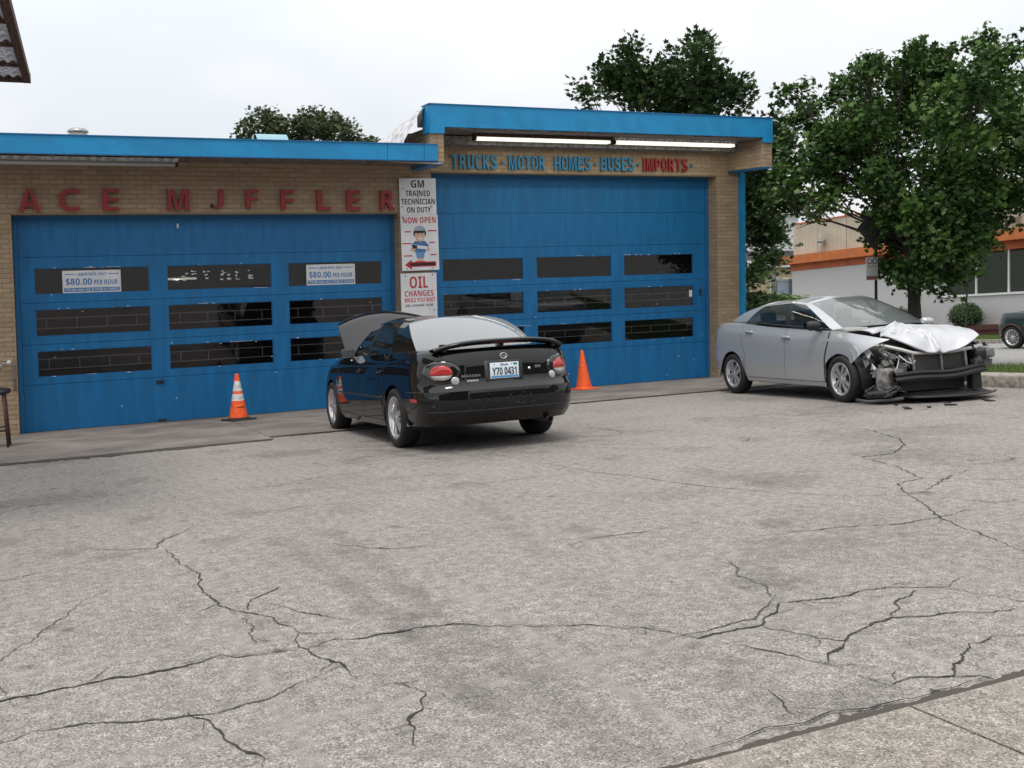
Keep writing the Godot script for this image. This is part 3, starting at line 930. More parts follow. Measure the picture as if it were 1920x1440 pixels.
func build_signs():
	# raised red shop name over the left door; the U has lost its left half
	var nm := thing("shop_name_lettering", "raised dark red letters ACE MUFFLER along the brick over the left door", "sign lettering", Vector3(0, 0, 0.012))
	for q in [["A", -0.752, -0.46, 3.29, 3.62], ["C", -0.21, 0.075, 3.295, 3.625], ["E", 0.385, 0.62, 3.30, 3.625], ["M", 1.318, 1.64, 3.302, 3.625], ["F", 2.50, 2.705, 3.345, 3.63],
			["F", 3.055, 3.275, 3.305, 3.632], ["L", 3.645, 3.865, 3.302, 3.635], ["E", 4.143, 4.37, 3.30, 3.632], ["R", 4.718, 4.965, 3.30, 3.63]]:
		var o := letters("letter", q[0], Vector3((q[1] + q[2]) * 0.5, (q[3] + q[4]) * 0.5, 0.035), q[2] - q[1], q[4] - q[3], 0.07, M.letter_red, nm)
	var u := Sh.new()
	u.prism(poly([2.085, 3.625, 2.09, 3.42, 2.075, 3.385, 2.03, 3.375, 2.02, 3.345, 2.06, 3.335, 2.12, 3.345, 2.155, 3.385, 2.165, 3.44, 2.165, 3.625]), 0.0, 0.07)
	sput("letter", u, M.letter_red, nm)
	var bt := Sh.new(true)
	bt.lathe([Vector2(0.03, 0.0), Vector2(0.026, 0.03), Vector2(0.0, 0.035)], 12, Transform3D(Basis(Vector3.RIGHT, PI / 2), Vector3(1.985, 3.375, -0.006)))
	sput("stud", bt, M.dark, nm)
	# blue and red words over the right door
	var sv := thing("services_lettering", "tall blue and red letters TRUCKS MOTOR HOMES BUSES IMPORTS over the right door", "sign lettering", Vector3(0, 0, 0.012))
	var tilt := 0.0025
	for q in [["TRUCKS", 6.0, 6.885, M.letter_blue], ["MOTOR", 7.08, 7.82, M.letter_blue], ["HOMES", 7.985, 8.755, M.letter_blue], ["BUSES", 8.945, 9.675, M.letter_blue], ["IMPORTS", 9.85, 10.87, M.letter_red]]:
		var units := 0.0
		for ch in q[0]: units += 0.45 if ch == "I" else (1.25 if ch == "M" else 1.0)
		var per: float = (q[2] - q[1]) / units
		var x: float = q[1]
		for ch in q[0]:
			var k := 0.45 if ch == "I" else (1.25 if ch == "M" else 1.0)
			letters("letter", ch, Vector3(x + per * k * 0.5, 4.138 + (x - 6.0) * tilt, 0.02), per * k * 0.82, 0.245, 0.04, q[3], sv)
			x += per * k
	for x in [6.985, 8.85, 9.765, 10.95]:
		var s := Sh.new()
		s.box(Vector3(x, 4.137 + (x - 6.0) * tilt, 0.02), Vector3(0.05, 0.045, 0.04), Basis(Vector3.BACK, 0.3))
		sput("dash", s, M.letter_blue, sv)
	# notices on the pier between the doors
	var a := thing("notice_board", "white board reading GM TRAINED TECHNICIAN ON DUTY, topmost on the pier", "sign", Vector3(5.385, 3.53, 0.045), Basis(Vector3.BACK, 0.012))
	board(a, 0.655, 0.62)
	letters("lettering", "GM", Vector3(0.0, 0.215, 0.0068), 0.235, 0.125, 0.0012, M.print_black, a)
	letters("lettering", "TRAINED", Vector3(0.0, 0.055, 0.0068), 0.44, 0.095, 0.0012, M.print_black, a)
	letters("lettering", "TECHNICIAN", Vector3(0.0, -0.085, 0.0068), 0.60, 0.095, 0.0012, M.print_black, a)
	letters("lettering", "ON DUTY", Vector3(0.01, -0.225, 0.0068), 0.43, 0.095, 0.0012, M.print_black, a)
	screw_heads(a, [[-0.27, 0.13], [0.0, -0.02], [-0.29, -0.17], [0.24, -0.17]])
	var b := thing("notice_board", "white NOW OPEN board with a mechanic figure and red arrow, middle of the pier", "sign", Vector3(5.405, 2.745, 0.042), Basis(Vector3.BACK, 0.012))
	board(b, 0.668, 0.945)
	letters("lettering", "NOW OPEN", Vector3(0.0, 0.385, 0.0068), 0.59, 0.105, 0.0012, M.print_red, b)
	var skin := mat([0.62, 0.40, 0.28], 0.6)
	var cap := mat([0.30, 0.37, 0.46], 0.6)
	var shirt := mat([0.06, 0.16, 0.36], 0.6)
	var jeans := mat([0.12, 0.28, 0.52], 0.6)
	flat(b, "figure_print", ellipse(0.0, 0.155, 0.115, 0.085), M.print_black, 0.0065)
	flat(b, "figure_print", ellipse(0.0, 0.13, 0.09, 0.115), skin, 0.008)
	flat(b, "figure_print", ellipse(0.0, 0.205, 0.105, 0.085, 12, 0.0, PI), cap, 0.0095)
	flat(b, "figure_print", [-0.11, 0.205, 0.11, 0.205, 0.085, 0.165, -0.085, 0.165], M.print_black, 0.0095)
	flat(b, "figure_print", ellipse(0.01, 0.085, 0.045, 0.028, 10, PI, TAU), M.sign, 0.0097)
	for x in [-0.035, 0.035]: flat(b, "figure_print", ellipse(x, 0.15, 0.018, 0.008, 8), M.print_black, 0.0097)
	flat(b, "figure_print", [-0.10, -0.16, 0.10, -0.16, 0.155, -0.04, 0.09, 0.03, -0.09, 0.03, -0.155, -0.04], shirt, 0.0067)
	flat(b, "figure_print", ellipse(-0.13, -0.11, 0.045, 0.035, 10), skin, 0.0082)
	flat(b, "figure_print", ellipse(0.13, -0.11, 0.045, 0.035, 10), skin, 0.0082)
	flat(b, "figure_print", [-0.13, -0.09, 0.12, -0.115, 0.12, -0.065, -0.13, -0.03], M.sign, 0.0097)
	flat(b, "figure_print", [-0.14, -0.095, -0.06, -0.10, -0.05, -0.05, -0.14, -0.03], M.print_black, 0.0109)
	flat(b, "figure_print", [-0.085, -0.16, 0.085, -0.16, 0.065, -0.265, -0.065, -0.265], jeans, 0.0067)
	flat(b, "figure_print", [-0.055, -0.265, 0.055, -0.265, 0.05, -0.315, -0.05, -0.315], skin, 0.0067)
	flat(b, "figure_print", [-0.11, -0.335, 0.11, -0.335, 0.08, -0.312, -0.08, -0.312], M.print_red, 0.0067)
	for q in [[-0.21, 0.19, 0.11], [-0.235, -0.01, 0.17], [-0.22, -0.22, 0.14], [0.225, 0.20, 0.16], [0.22, -0.0, 0.10], [0.235, -0.21, 0.11]]:
		flat(b, "small_print", [q[0] - q[2] / 2, q[1] - 0.010, q[0] + q[2] / 2, q[1] - 0.010, q[0] + q[2] / 2, q[1] + 0.010, q[0] - q[2] / 2, q[1] + 0.010], M.print_red)
	flat(b, "arrow", [0.28, -0.41, 0.28, -0.325, -0.16, -0.325, -0.16, -0.285, -0.285, -0.372, -0.16, -0.455, -0.16, -0.41], M.print_red)
	flat(b, "small_print", [0.26, -0.39, 0.26, -0.345, -0.19, -0.345, -0.19, -0.39], M.print_black, 0.008)
	screw_heads(b, [[-0.24, -0.44], [0.22, -0.44], [-0.3, 0.44]])
	var c := thing("notice_board", "white board with red OIL CHANGES WHILE YOU WAIT, lowest on the pier", "sign", Vector3(5.37, 1.765, 0.04), Basis(Vector3.BACK, 0.006))
	board(c, 0.645, 0.92)
	letters("lettering", "OIL", Vector3(0.0, 0.305, 0.0068), 0.33, 0.20, 0.0012, M.print_red, c)
	letters("lettering", "CHANGES", Vector3(0.0, 0.115, 0.0068), 0.52, 0.10, 0.0012, M.print_red, c)
	letters("lettering", "WHILE YOU WAIT", Vector3(0.01, 0.005, 0.0068), 0.56, 0.075, 0.0012, M.print_red, c)
	letters("lettering", "OIL CHANGE 19.95", Vector3(0.0, -0.09, 0.0068), 0.50, 0.042, 0.0012, M.print_black, c)
	screw_heads(c, [[-0.24, 0.42], [0.25, 0.43], [0.27, -0.18]])
	# labour rate banners on the panes
	for q in [[0.205, 2.232, "white LABOR RATE banner on the far left pane of the left door"], [3.935, 2.237, "white LABOR RATE banner on the pane nearest the sign pier"]]:
		var o := thing("window_banner", q[2], "banner", Vector3(q[0], q[1], -0.318), Basis(), "labour rate banners on the left door")
		var s := Sh.new()
		s.lohi(Vector3(-0.415, -0.172, -0.002), Vector3(0.415, 0.172, 0.002))
		sput("panel", s, M.sign, o)
		letters("lettering", "LABOR RATE ONLY", Vector3(0, 0.115, 0.003), 0.42, 0.045, 0.001, M.print_blue, o)
		for x in [-0.31, 0.31]: flat(o, "rule", [x - 0.075, 0.11, x + 0.075, 0.11, x + 0.075, 0.122, x - 0.075, 0.122], M.print_blue, 0.0025)
		letters("lettering", "$80.00", Vector3(-0.185, 0.0, 0.003), 0.37, 0.115, 0.001, M.print_blue, o)
		letters("lettering", "PER HOUR", Vector3(0.2, -0.012, 0.003), 0.34, 0.075, 0.001, M.print_blue, o)
		flat(o, "blue_band", [-0.395, -0.15, 0.395, -0.15, 0.395, -0.092, -0.395, -0.092], M.print_blue, 0.0025)
		letters("lettering", "773-282-1444  ACE IS YOUR #1 CHOICE", Vector3(0, -0.121, 0.0045), 0.75, 0.036, 0.001, M.sign, o)
	# leftovers of painted letters on the middle pane
	var pl := Sh.new()
	var r := RandomNumberGenerator.new()
	r.seed = 15
	for q in [[1.50, 0.10], [1.66, 0.05], [1.85, 0.09], [2.12, 0.05], [2.22, 0.03], [2.33, 0.05], [2.54, 0.06]]:
		for k in 5:
			pl.prism(chip(r, q[0] + r.randf_range(0, q[1]), 2.33 + r.randf_range(-0.13, 0.03), r.randf_range(0.015, 0.06), r.randf_range(0.008, 0.035)), -0.3245, -0.3235)
	tag(sput("peeling_lettering", pl, M.sign), "flaking remains of white painted letters on the middle top pane", "lettering")
	var wc := Sh.new()
	wc.lohi(Vector3(11.10, 1.60, -0.324), Vector3(11.17, 1.73, -0.321))
	tag(sput("window_sticker", wc, M.sign), "small white sticker on the right edge of the right door's middle row", "sticker")
	var ts := Sh.new()
	ts.lohi(Vector3(1.475, 3.04, -0.30), Vector3(1.505, 3.11, -0.294))
	tag(sput("door_tag", ts, M.sign), "small white tag at the top of the left blue door", "tag")

func build_fittings():
	var on := mat([0.9, 0.9, 0.85], 0.5)
	on.emission_enabled = true
	on.emission = Color(1.0, 0.985, 0.91)
	on.emission_energy_multiplier = 1.08
	var off := mat([0.5, 0.5, 0.5], 0.35)
	for q in [[6.20, 8.84, true, "lit twin tube light under the right soffit, rusty housing, nearer the left wing"], [8.88, 11.52, true, "lit twin tube light under the right soffit, white housing, nearer the right wing"], [-4.0, 1.44, false, "unlit grey tube light under the left soffit over the shop name"]]:
		var y := 4.56 if q[2] else 4.045
		var o := thing("fluorescent_light", q[3], "light fixture", Vector3((q[0] + q[1]) * 0.5, y, 0.62), Basis(), "tube lights under the soffits")
		var w: float = q[1] - q[0]
		var s := Sh.new()
		s.lohi(Vector3(-w / 2, -0.055, -0.07), Vector3(w / 2, 0.0, 0.07))
		sput("housing", s, M.rust if q[0] > 6 and q[0] < 7 else M.white, o)
		for z in [-0.045, 0.045]:
			var t := Sh.new(true)
			t.tube([Vector3(-w / 2 + 0.05, -0.088, z), Vector3(w / 2 - 0.05, -0.088, z)], 0.028, 12)
			sput("tube", t, on if q[2] else off, o)
		for x in [-w / 2 + 0.015, w / 2 - 0.015]:
			var e := Sh.new()
			e.lohi(Vector3(x - 0.015, -0.12, -0.065), Vector3(x + 0.015, -0.055, 0.065))
			sput("lamp_holder", e, M.dark, o)
		if q[2]:
			var l := AreaLight3D.new()
			l.name = "tube_light"
			l.area_size = Vector2(w - 0.1, 0.12)
			l.light_energy = 0.8
			l.light_color = Color(1.0, 0.98, 0.9)
			l.shadow_enabled = true
			l.transform = Transform3D(Basis.looking_at(Vector3.DOWN, Vector3.FORWARD), Vector3(0, -0.125, 0))
			o.add_child(l)
	# a lit tube far inside the left bay
	var sl := thing("shop_light", "short lit tube inside the left bay seen through the middle top pane", "light fixture", Vector3(1.78, 2.14, -4.5))
	var t := Sh.new(true)
	t.tube([Vector3(-0.3, 0, 0), Vector3(0.42, 0, 0)], 0.02, 8)
	sput("tube", t, on, sl)
	var hs := Sh.new()
	hs.lohi(Vector3(-0.35, 0.024, -0.06), Vector3(0.47, 0.06, 0.06))
	sput("housing", hs, M.white, sl)
	var hl := OmniLight3D.new()
	hl.name = "shop_glow"
	hl.light_energy = 0.06
	hl.light_size = 0.03
	hl.omni_range = 14
	hl.omni_attenuation = 2.0
	hl.shadow_enabled = true
	hl.position = Vector3(0.05, -0.06, 0)
	sl.add_child(hl)
	# tap on the left pier
	var tp := thing("wall_tap", "outdoor tap with white knob on the brick beside the left door", "tap", Vector3(-0.945, 1.09, 0.0))
	var s := Sh.new(true)
	s.tube([Vector3(-0.17, -0.03, -0.01), Vector3(-0.17, -0.03, 0.09), Vector3(-0.02, 0.0, 0.1), Vector3(0.03, -0.01, 0.1)], 0.013, 8)
	s.tube([Vector3(-0.12, -0.02, 0.095), Vector3(-0.12, -0.09, 0.10)], 0.012, 8)
	sput("pipe", s, M.steel, tp)
	s = Sh.new(true)
	s.lathe([Vector2(0.0, -0.01), Vector2(0.032, -0.008), Vector2(0.034, 0.01), Vector2(0.0, 0.016)], 12, Transform3D(Basis(Vector3.RIGHT, PI / 2), Vector3(-0.015, 0.01, 0.125)))
	sput("knob", s, M.sign, tp)
	s = Sh.new(true)
	s.tube([Vector3(0.045, 0.0, 0.02), Vector3(0.05, -0.42, 0.02)], 0.016, 8)
	sput("riser_pipe", s, M.soffit, tp)
	# stool
	var sx := -1.06; var sz := 2.0
	var sy := -0.022 + (sz + 0.3) * 0.0896
	var st := thing("bar_stool", "black seated bar stool with brown legs by the left pier", "stool", Vector3(sx, sy, sz))
	s = Sh.new(true)
	s.lathe([Vector2(0.0, 0.70), Vector2(0.21, 0.70), Vector2(0.225, 0.715), Vector2(0.225, 0.74), Vector2(0.21, 0.757), Vector2(0.0, 0.765)], 24)
	sput("seat", s, M.plastic, st)
	var legm := mat([0.05, 0.022, 0.016], 0.5)
	for k in 4:
		var a := PI / 4 + k * PI / 2
		s = Sh.new(true)
		s.tube([Vector3(cos(a) * 0.20, 0.70, sin(a) * 0.20), Vector3(cos(a) * 0.255, -0.03 + 0.0896 * sin(a) * 0.255, sin(a) * 0.255)], 0.017, 8)
		sput("leg", s, legm, st)
	for y in [0.24]:
		s = Sh.new(true)
		var pts := []
		for i in 5: pts.append(Vector3(cos(PI / 4 + i * PI / 2) * 0.237, y, sin(PI / 4 + i * PI / 2) * 0.237))
		for i in 4: s.tube([pts[i], pts[i + 1]], 0.010, 6)
		sput("stretcher", s, M.plastic, st)
	# roof things
	var rv := thing("roof_vent", "low grey mushroom vent standing on the left roof", "vent", Vector3(0.10, 4.26, -3.0))
	s = Sh.new(true)
	s.lathe([Vector2(0.10, 0.0), Vector2(0.10, 0.50)], 20)
	sput("pipe", s, M.steel, rv)
	s = Sh.new(true)
	s.lathe([Vector2(0.0, 0.47), Vector2(0.165, 0.47), Vector2(0.172, 0.50), Vector2(0.165, 0.53)], 20)
	s.lathe([Vector2(0.14, 0.53), Vector2(0.14, 0.56)], 20)
	s.lathe([Vector2(0.0, 0.56), Vector2(0.175, 0.56), Vector2(0.175, 0.585), Vector2(0.13, 0.63), Vector2(0.0, 0.645)], 20)
	sput("cap", s, M.steel, rv)
	var hb := mat([0.23, 0.40, 0.48], 0.6)
	var rh := thing("roof_hood", "pale blue curved sheet hood on the left roof before the tree", "vent hood", Vector3(3.36, 4.27, -2.5))
	s = Sh.new(true)
	var rows := []
	for i in 9:
		var a := PI / 2 * i / 8.0
		rows.append([Vector3(-0.27, 0.12 + 0.43 * sin(a), 0.45 * cos(a)), Vector3(0.30, 0.12 + 0.43 * sin(a), 0.45 * cos(a))])
	s.grid(rows)
	sput("sheet", s, hb, rh)
	s = Sh.new()
	var side := PackedVector2Array([Vector2(0, 0)])
	for i in 9: side.append(Vector2(0.45 * cos(PI / 2 * i / 8.0), 0.12 + 0.43 * sin(PI / 2 * i / 8.0)))
	side.insert(1, Vector2(0.45, 0))
	for x in [-0.28, 0.30]: s.prism(side, 0.0, 0.01, Transform3D(Basis(Vector3.FORWARD, Vector3.UP, Vector3.RIGHT), Vector3(x, 0, 0)))
	sput("cheek", s, hb, rh)
	# grey tarpaulin slung from the higher roof down to the left roof
	s = Sh.new(true)
	rows = []
	var f := FastNoiseLite.new()
	f.seed = 41; f.frequency = 1.1
	for i in 15:
		var v := i / 14.0
		var row := []
		for j in 25:
			var u := j / 24.0
			var top := Vector3(5.25, 4.93 - 0.30 * u - 0.2 * pow(u, 8.0), 0.86 - 2.95 * u)
			var bot := Vector3(4.85, 4.275, 0.92 - 2.95 * u)
			var p := bot.lerp(top, v)
			p += Vector3(-0.5, 0.2, 0) * 0.10 * sin(PI * v) * (0.6 + f.get_noise_2d(u * 3.0, v * 1.5)) + Vector3(0, 0.05 * f.get_noise_2d(u * 9.0 + 4, v * 4.0) * sin(PI * v), 0)
			row.append(p)
		rows.append(row)
	s.grid(rows, true)
	tag(sput("roof_tarpaulin", s, M.tarp), "wrinkled grey tarpaulin hung from the higher roof down onto the left roof", "tarpaulin")

func build_overhead():
	# rusty steel canopy whose corner hangs into the view
	var o := thing("rusty_canopy", "rusty steel frame canopy with grey corrugated sheets high at the upper left", "canopy", Vector3(0, 4.5, 0))
	var s := Sh.new()
	s.lohi(Vector3(-0.455, -0.025, 4.31), Vector3(-0.385, 0.06, 9.6))
	sput("side_beam", s, M.rust, o)
	s = Sh.new()
	s.lohi(Vector3(-4.5, -0.022, 4.30), Vector3(-0.384, 0.07, 4.40))
	sput("front_beam", s, M.rust, o)
	for z in [5.20, 6.20, 7.15, 8.1, 9.05]:
		s = Sh.new()
		s.lohi(Vector3(-4.5, -0.016, z), Vector3(-0.456, 0.040, z + 0.07))
		sput("purlin", s, M.rust, o)
	var cm := worn([0.62, 0.63, 0.67], 0.55, ntex(0.03, 0.6, 1.0, 256, 5, 33), 1.1, 0.3)
	cm.backlight_enabled = true
	cm.backlight = Color(0.62, 0.63, 0.66)
	for k in 6:
		s = Sh.new(true)
		var z0: float = [4.40, 5.275, 6.275, 7.225, 8.175, 9.125][k]
		var z1: float = [5.20, 6.20, 7.15, 8.10, 9.05, 9.6][k]
		var rows := [[], []]
		for i in 521:
			var x := -4.5 + 4.045 * i / 520.0
			var y := 0.028 + 0.012 * sin(x * TAU / 0.088)
			rows[0].append(Vector3(x, y, z0)); rows[1].append(Vector3(x, y, z1))
		s.grid(rows)
		sput("corrugated_sheet", s, cm, o)
	for x in [-4.2]:
		for z in [4.6, 9.2]:
			s = Sh.new(true)
			s.tube([Vector3(x, -5.2, z), Vector3(x, 0.0, z)], 0.07, 10)
			sput("post", s, M.rust, o)

func cone(at: Vector3, banded: bool, label: String, lean: float):
	var b := Basis(Vector3.RIGHT, -atan(SL)) * Basis(Vector3.UP, lean)
	var o := thing("traffic_cone", label, "traffic cone", at, b, "traffic cones before the doors")
	var org := worn([0.90, 0.115, 0.012], 0.5, ntex(0.02, 0.86, 1.0, 256, 4, 82), 2.0)
	var prof := func(y: float) -> float: return lerpf(0.142, 0.028, (y - 0.03) / 0.67)
	var segs := [[0.03, 0.70, org]]
	if banded: segs = [[0.03, 0.305, org], [0.305, 0.405, M.white], [0.405, 0.45, org], [0.45, 0.60, M.white], [0.60, 0.70, org]]
	for q in segs:
		var s := Sh.new(true)
		s.lathe([Vector2(prof.call(q[0]), q[0]), Vector2(prof.call(lerpf(q[0], q[1], 0.5)), lerpf(q[0], q[1], 0.5)), Vector2(prof.call(q[1]), q[1])], 32)
		if q[1] == 0.70: s.lathe([Vector2(0.028, 0.70), Vector2(0.024, 0.712), Vector2(0.015, 0.714), Vector2(0.012, 0.70)], 32)
		sput("cone_body" if q[2] != M.white else "reflective_band", s, q[2], o)
	var f := Sh.new(true)
	f.rbox(Vector3(0, 0.015, 0), Vector3(0.40, 0.03, 0.40), 0.013)
	f.lathe([Vector2(0.165, 0.03), Vector2(0.147, 0.045), Vector2(0.142, 0.05)], 32)
	sput("base", f, M.rubber if banded else org, o)
	if banded:
		var m := Sh.new()
		var r := RandomNumberGenerator.new()
		r.seed = 4
		for k in 9:
			var a := -0.62 + k * 0.135
			var y := 0.205 + r.randf_range(-0.006, 0.006)
			var rr: float = prof.call(y) + 0.001
			m.box(Vector3(sin(a) * rr, y, cos(a) * rr), Vector3(0.011, r.randf_range(0.012, 0.022), 0.002), Basis(Vector3.UP, a))
		sput("faded_marking", m, M.print_black, o)

# ------------------------------------------------------------------ cars: x forward, y up, z to the car's right, origin on the ground between the axles
func car_place(at: Vector3, fw: Vector3, up: Vector3, s: float) -> Transform3D:
	var rt := fw.cross(up).normalized()
	return Transform3D(Basis(fw.normalized() * s, rt.cross(fw).normalized() * s, rt * s), at)

func y_sill(c: Dictionary, x: float) -> float: return cr(c.sill, x)
func y_top(c: Dictionary, x: float, z: float) -> float:
	return cr(c.top, x) + cr(c.crown, x) * (1.0 - pow(clampf(absf(z) / c.hw, 0, 1), 2.0))

func y_low(c: Dictionary, x: float, z: float) -> float:
	var y := y_sill(c, x)
	if absf(z) < c.hw * 0.78: return y
	for xa in [c.wb * 0.5, -c.wb * 0.5]:
		var d: float = absf(x - xa)
		if d < c.arch: y = maxf(y, c.wr - 0.02 + sqrt(c.arch * c.arch - d * d) * 1.0)
	return y

func half_w(c: Dictionary, x: float, v: float) -> float:
	return cr(c.w, v) * (1.0 - c.bow * pow((x + 0.1) / 2.3, 2.0))

# a point of the body shell, right-hand side; zone 0 nose corner, 1 side, 2 tail corner; u runs from the nose to the tail, t up
func shell(c: Dictionary, zone: int, u: float, t: float) -> Vector3:
	var v := t
	var x := 0.0; var z := 0.0; var y := 0.0
	for k in 4:
		var xf := cr(c.xf, v); var xr := cr(c.xr, v)
		var q := 1.0; var th := 0.0
		match zone:
			0:
				th = u * PI / 2
				x = xf - c.af + c.af * pow(maxf(cos(th), 0.0), 2.0 / c.nf)
				q = pow(maxf(sin(th), 0.0), 2.0 / c.nf)
			1:
				x = lerpf(xf - c.af, xr + c.ar, u)
			2:
				th = (1.0 - u) * PI / 2
				x = xr + c.ar - c.ar * pow(maxf(cos(th), 0.0), 2.0 / c.nr)
				q = pow(maxf(sin(th), 0.0), 2.0 / c.nr)
		z = half_w(c, x, v) * q
		var yb := y_low(c, x, z); var yt := y_top(c, x, z)
		y = lerpf(yb, yt, t)
		var ys := y_sill(c, x)
		v = clampf((y - ys) / (yt - ys), 0.0, 1.0)
	return Vector3(x, y, z)

func side_z(c: Dictionary, x: float, y: float) -> float:
	var z: float = c.hw
	for k in 3:
		var ys := y_sill(c, x)
		var v := clampf((y - ys) / (y_top(c, x, z) - ys), 0.0, 1.0)
		var xf: float = cr(c.xf, v) - c.af; var xr: float = cr(c.xr, v) + c.ar
		var q := 1.0
		if x > xf: q = pow(maxf(0.0, 1.0 - pow(minf(1.0, (x - xf) / c.af), c.nf)), 1.0 / c.nf)
		if x < xr: q = pow(maxf(0.0, 1.0 - pow(minf(1.0, (xr - x) / c.ar), c.nr)), 1.0 / c.nr)
		z = half_w(c, x, v) * q
	return z

func tail_x(c: Dictionary, y: float, z: float) -> float:
	var x: float = c.xr[0].y
	for k in 3:
		var ys := y_sill(c, x)
		var v := clampf((y - ys) / (y_top(c, x, z) - ys), 0.0, 1.0)
		var w := half_w(c, x, v)
		x = cr(c.xr, v) + c.ar - c.ar * pow(maxf(0.0, 1.0 - pow(minf(1.0, absf(z) / w), c.nr)), 1.0 / c.nr)
	return x

# a sheet following the tail: polygon of Vector2(z, y)
func tail_patch(called: String, c: Dictionary, pts: Array, off: float, m: Material, parent: Node, dome := 0.0) -> MeshInstance3D:
	var s := Sh.new(true)
	var mid := Vector2()
	for p in pts: mid += p
	mid /= pts.size()
	var rows := []
	for k in 6:
		var f := 1.0 - k / 5.0
		var row := []
		for i in pts.size() + 1:
			var p: Vector2 = mid.lerp(pts[i % pts.size()], f)
			row.append(Vector3(tail_x(c, p.y, p.x) - off - dome * (1.0 - f * f), p.y, p.x))
		rows.append(row)
	# rim back into the body
	var rim := []
	for p in rows[0]: rim.append(p + Vector3(off + 0.02, 0, 0))
	rows.insert(0, rim)
	var ccw := 0.0
	for i in pts.size(): ccw += pts[i].cross(pts[(i + 1) % pts.size()])
	s.grid(rows, ccw < 0)
	return sput(called, s, m, parent)

func side_line(s: Sh, c: Dictionary, pts: Array, w: float, sd: float, off := 0.0015):
	# dark seam following the side: pts Vector2(x, y), sd = +1 right, -1 left
	for i in pts.size() - 1:
		var k := maxi(1, int((pts[i + 1] - pts[i]).length() / 0.06))
		for q in k:
			var a: Vector2 = pts[i].lerp(pts[i + 1], float(q) / k)
			var b: Vector2 = pts[i].lerp(pts[i + 1], float(q + 1) / k)
			var n := (b - a).normalized().orthogonal() * w * 0.5
			var P := func(p: Vector2): return Vector3(p.x, p.y, (side_z(c, p.x, p.y) + off) * sd)
			var A = P.call(a - n); var B = P.call(b - n); var C = P.call(b + n); var D = P.call(a + n)
			if ((B - A) as Vector3).cross(D - A).z * sd > 0: s.quad(A, B, C, D)
			else: s.quad(D, C, B, A)

func clip(c: Dictionary, p: Vector3, sd: float) -> Vector3:
	var e: float = (c.clip as Callable).call(p.y, sd)
	if p.x > e: return Vector3(e, p.y, side_z(c, e, p.y) if p.z > 0.3 else p.z)
	return p

func mirrored(p: Vector3) -> Vector3: return Vector3(p.x, p.y, -p.z)

# body shell; keep.call(zone, centre of face) names the part that a face belongs to ("" drops it)
func car_shell(c: Dictionary, root: Node3D, pm: Material, keep: Callable, side_hint := 0.0):
	var NV := 26
	var cols := []
	for i in 16: cols.append([0, i / 16.0])
	for i in 90: cols.append([1, i / 90.0])
	for i in 17: cols.append([2, i / 16.0])
	var g := []
	for q in cols:
		var col := []
		for k in NV + 1:
			var p := shell(c, q[0], q[1], float(k) / NV)
			col.append(p)
		g.append(col)
	var parts := {}
	for sd in [1.0, -1.0]:
		for i in cols.size() - 1:
			for k in NV:
				var a: Vector3 = g[i][k]; var b: Vector3 = g[i + 1][k]; var d: Vector3 = g[i + 1][k + 1]; var e: Vector3 = g[i][k + 1]
				var ce := (a + b + d + e) * 0.25
				ce.z *= sd
				var nm: String = keep.call(cols[i][0], ce, k)
				if nm == "": continue
				if c.has("clip"):                    # torn off along a line
					a = clip(c, a, sd); b = clip(c, b, sd); d = clip(c, d, sd); e = clip(c, e, sd)
				if not parts.has(nm): parts[nm] = Sh.new(true)
				# on the right side (z > 0) seen from outside the nose is on the right
				if sd > 0: parts[nm].quad(b, a, e, d)
				else: parts[nm].quad(mirrored(a), mirrored(b), mirrored(d), mirrored(e))
		# bonnet and boot lid: from the shoulder in to the middle
		for i in cols.size() - 1:
			var p0: Vector3 = g[i][NV]; var p1: Vector3 = g[i + 1][NV]
			for k in 10:
				var f0 := 1.0 - k / 10.0; var f1 := 1.0 - (k + 1) / 10.0
				var r := []
				for q in [[p0, f0], [p1, f0], [p1, f1], [p0, f1]]:
					var p: Vector3 = q[0]
					var z: float = p.z * q[1]
					r.append(Vector3(p.x, y_top(c, p.x, z) if q[1] < 1.0 else p.y, z * sd))
				var ce: Vector3 = (r[0] + r[1] + r[2] + r[3]) * 0.25
				var nm: String = keep.call(3, ce, k)
				if nm == "": continue
				if not parts.has(nm): parts[nm] = Sh.new(true)
				if sd > 0: parts[nm].quad(r[1], r[0], r[3], r[2])
				else: parts[nm].quad(r[0], r[1], r[2], r[3])
	for nm in parts:
		sput(nm.trim_suffix("_l").trim_suffix("_r").trim_suffix("_2l").trim_suffix("_2r"), parts[nm], pm, root)

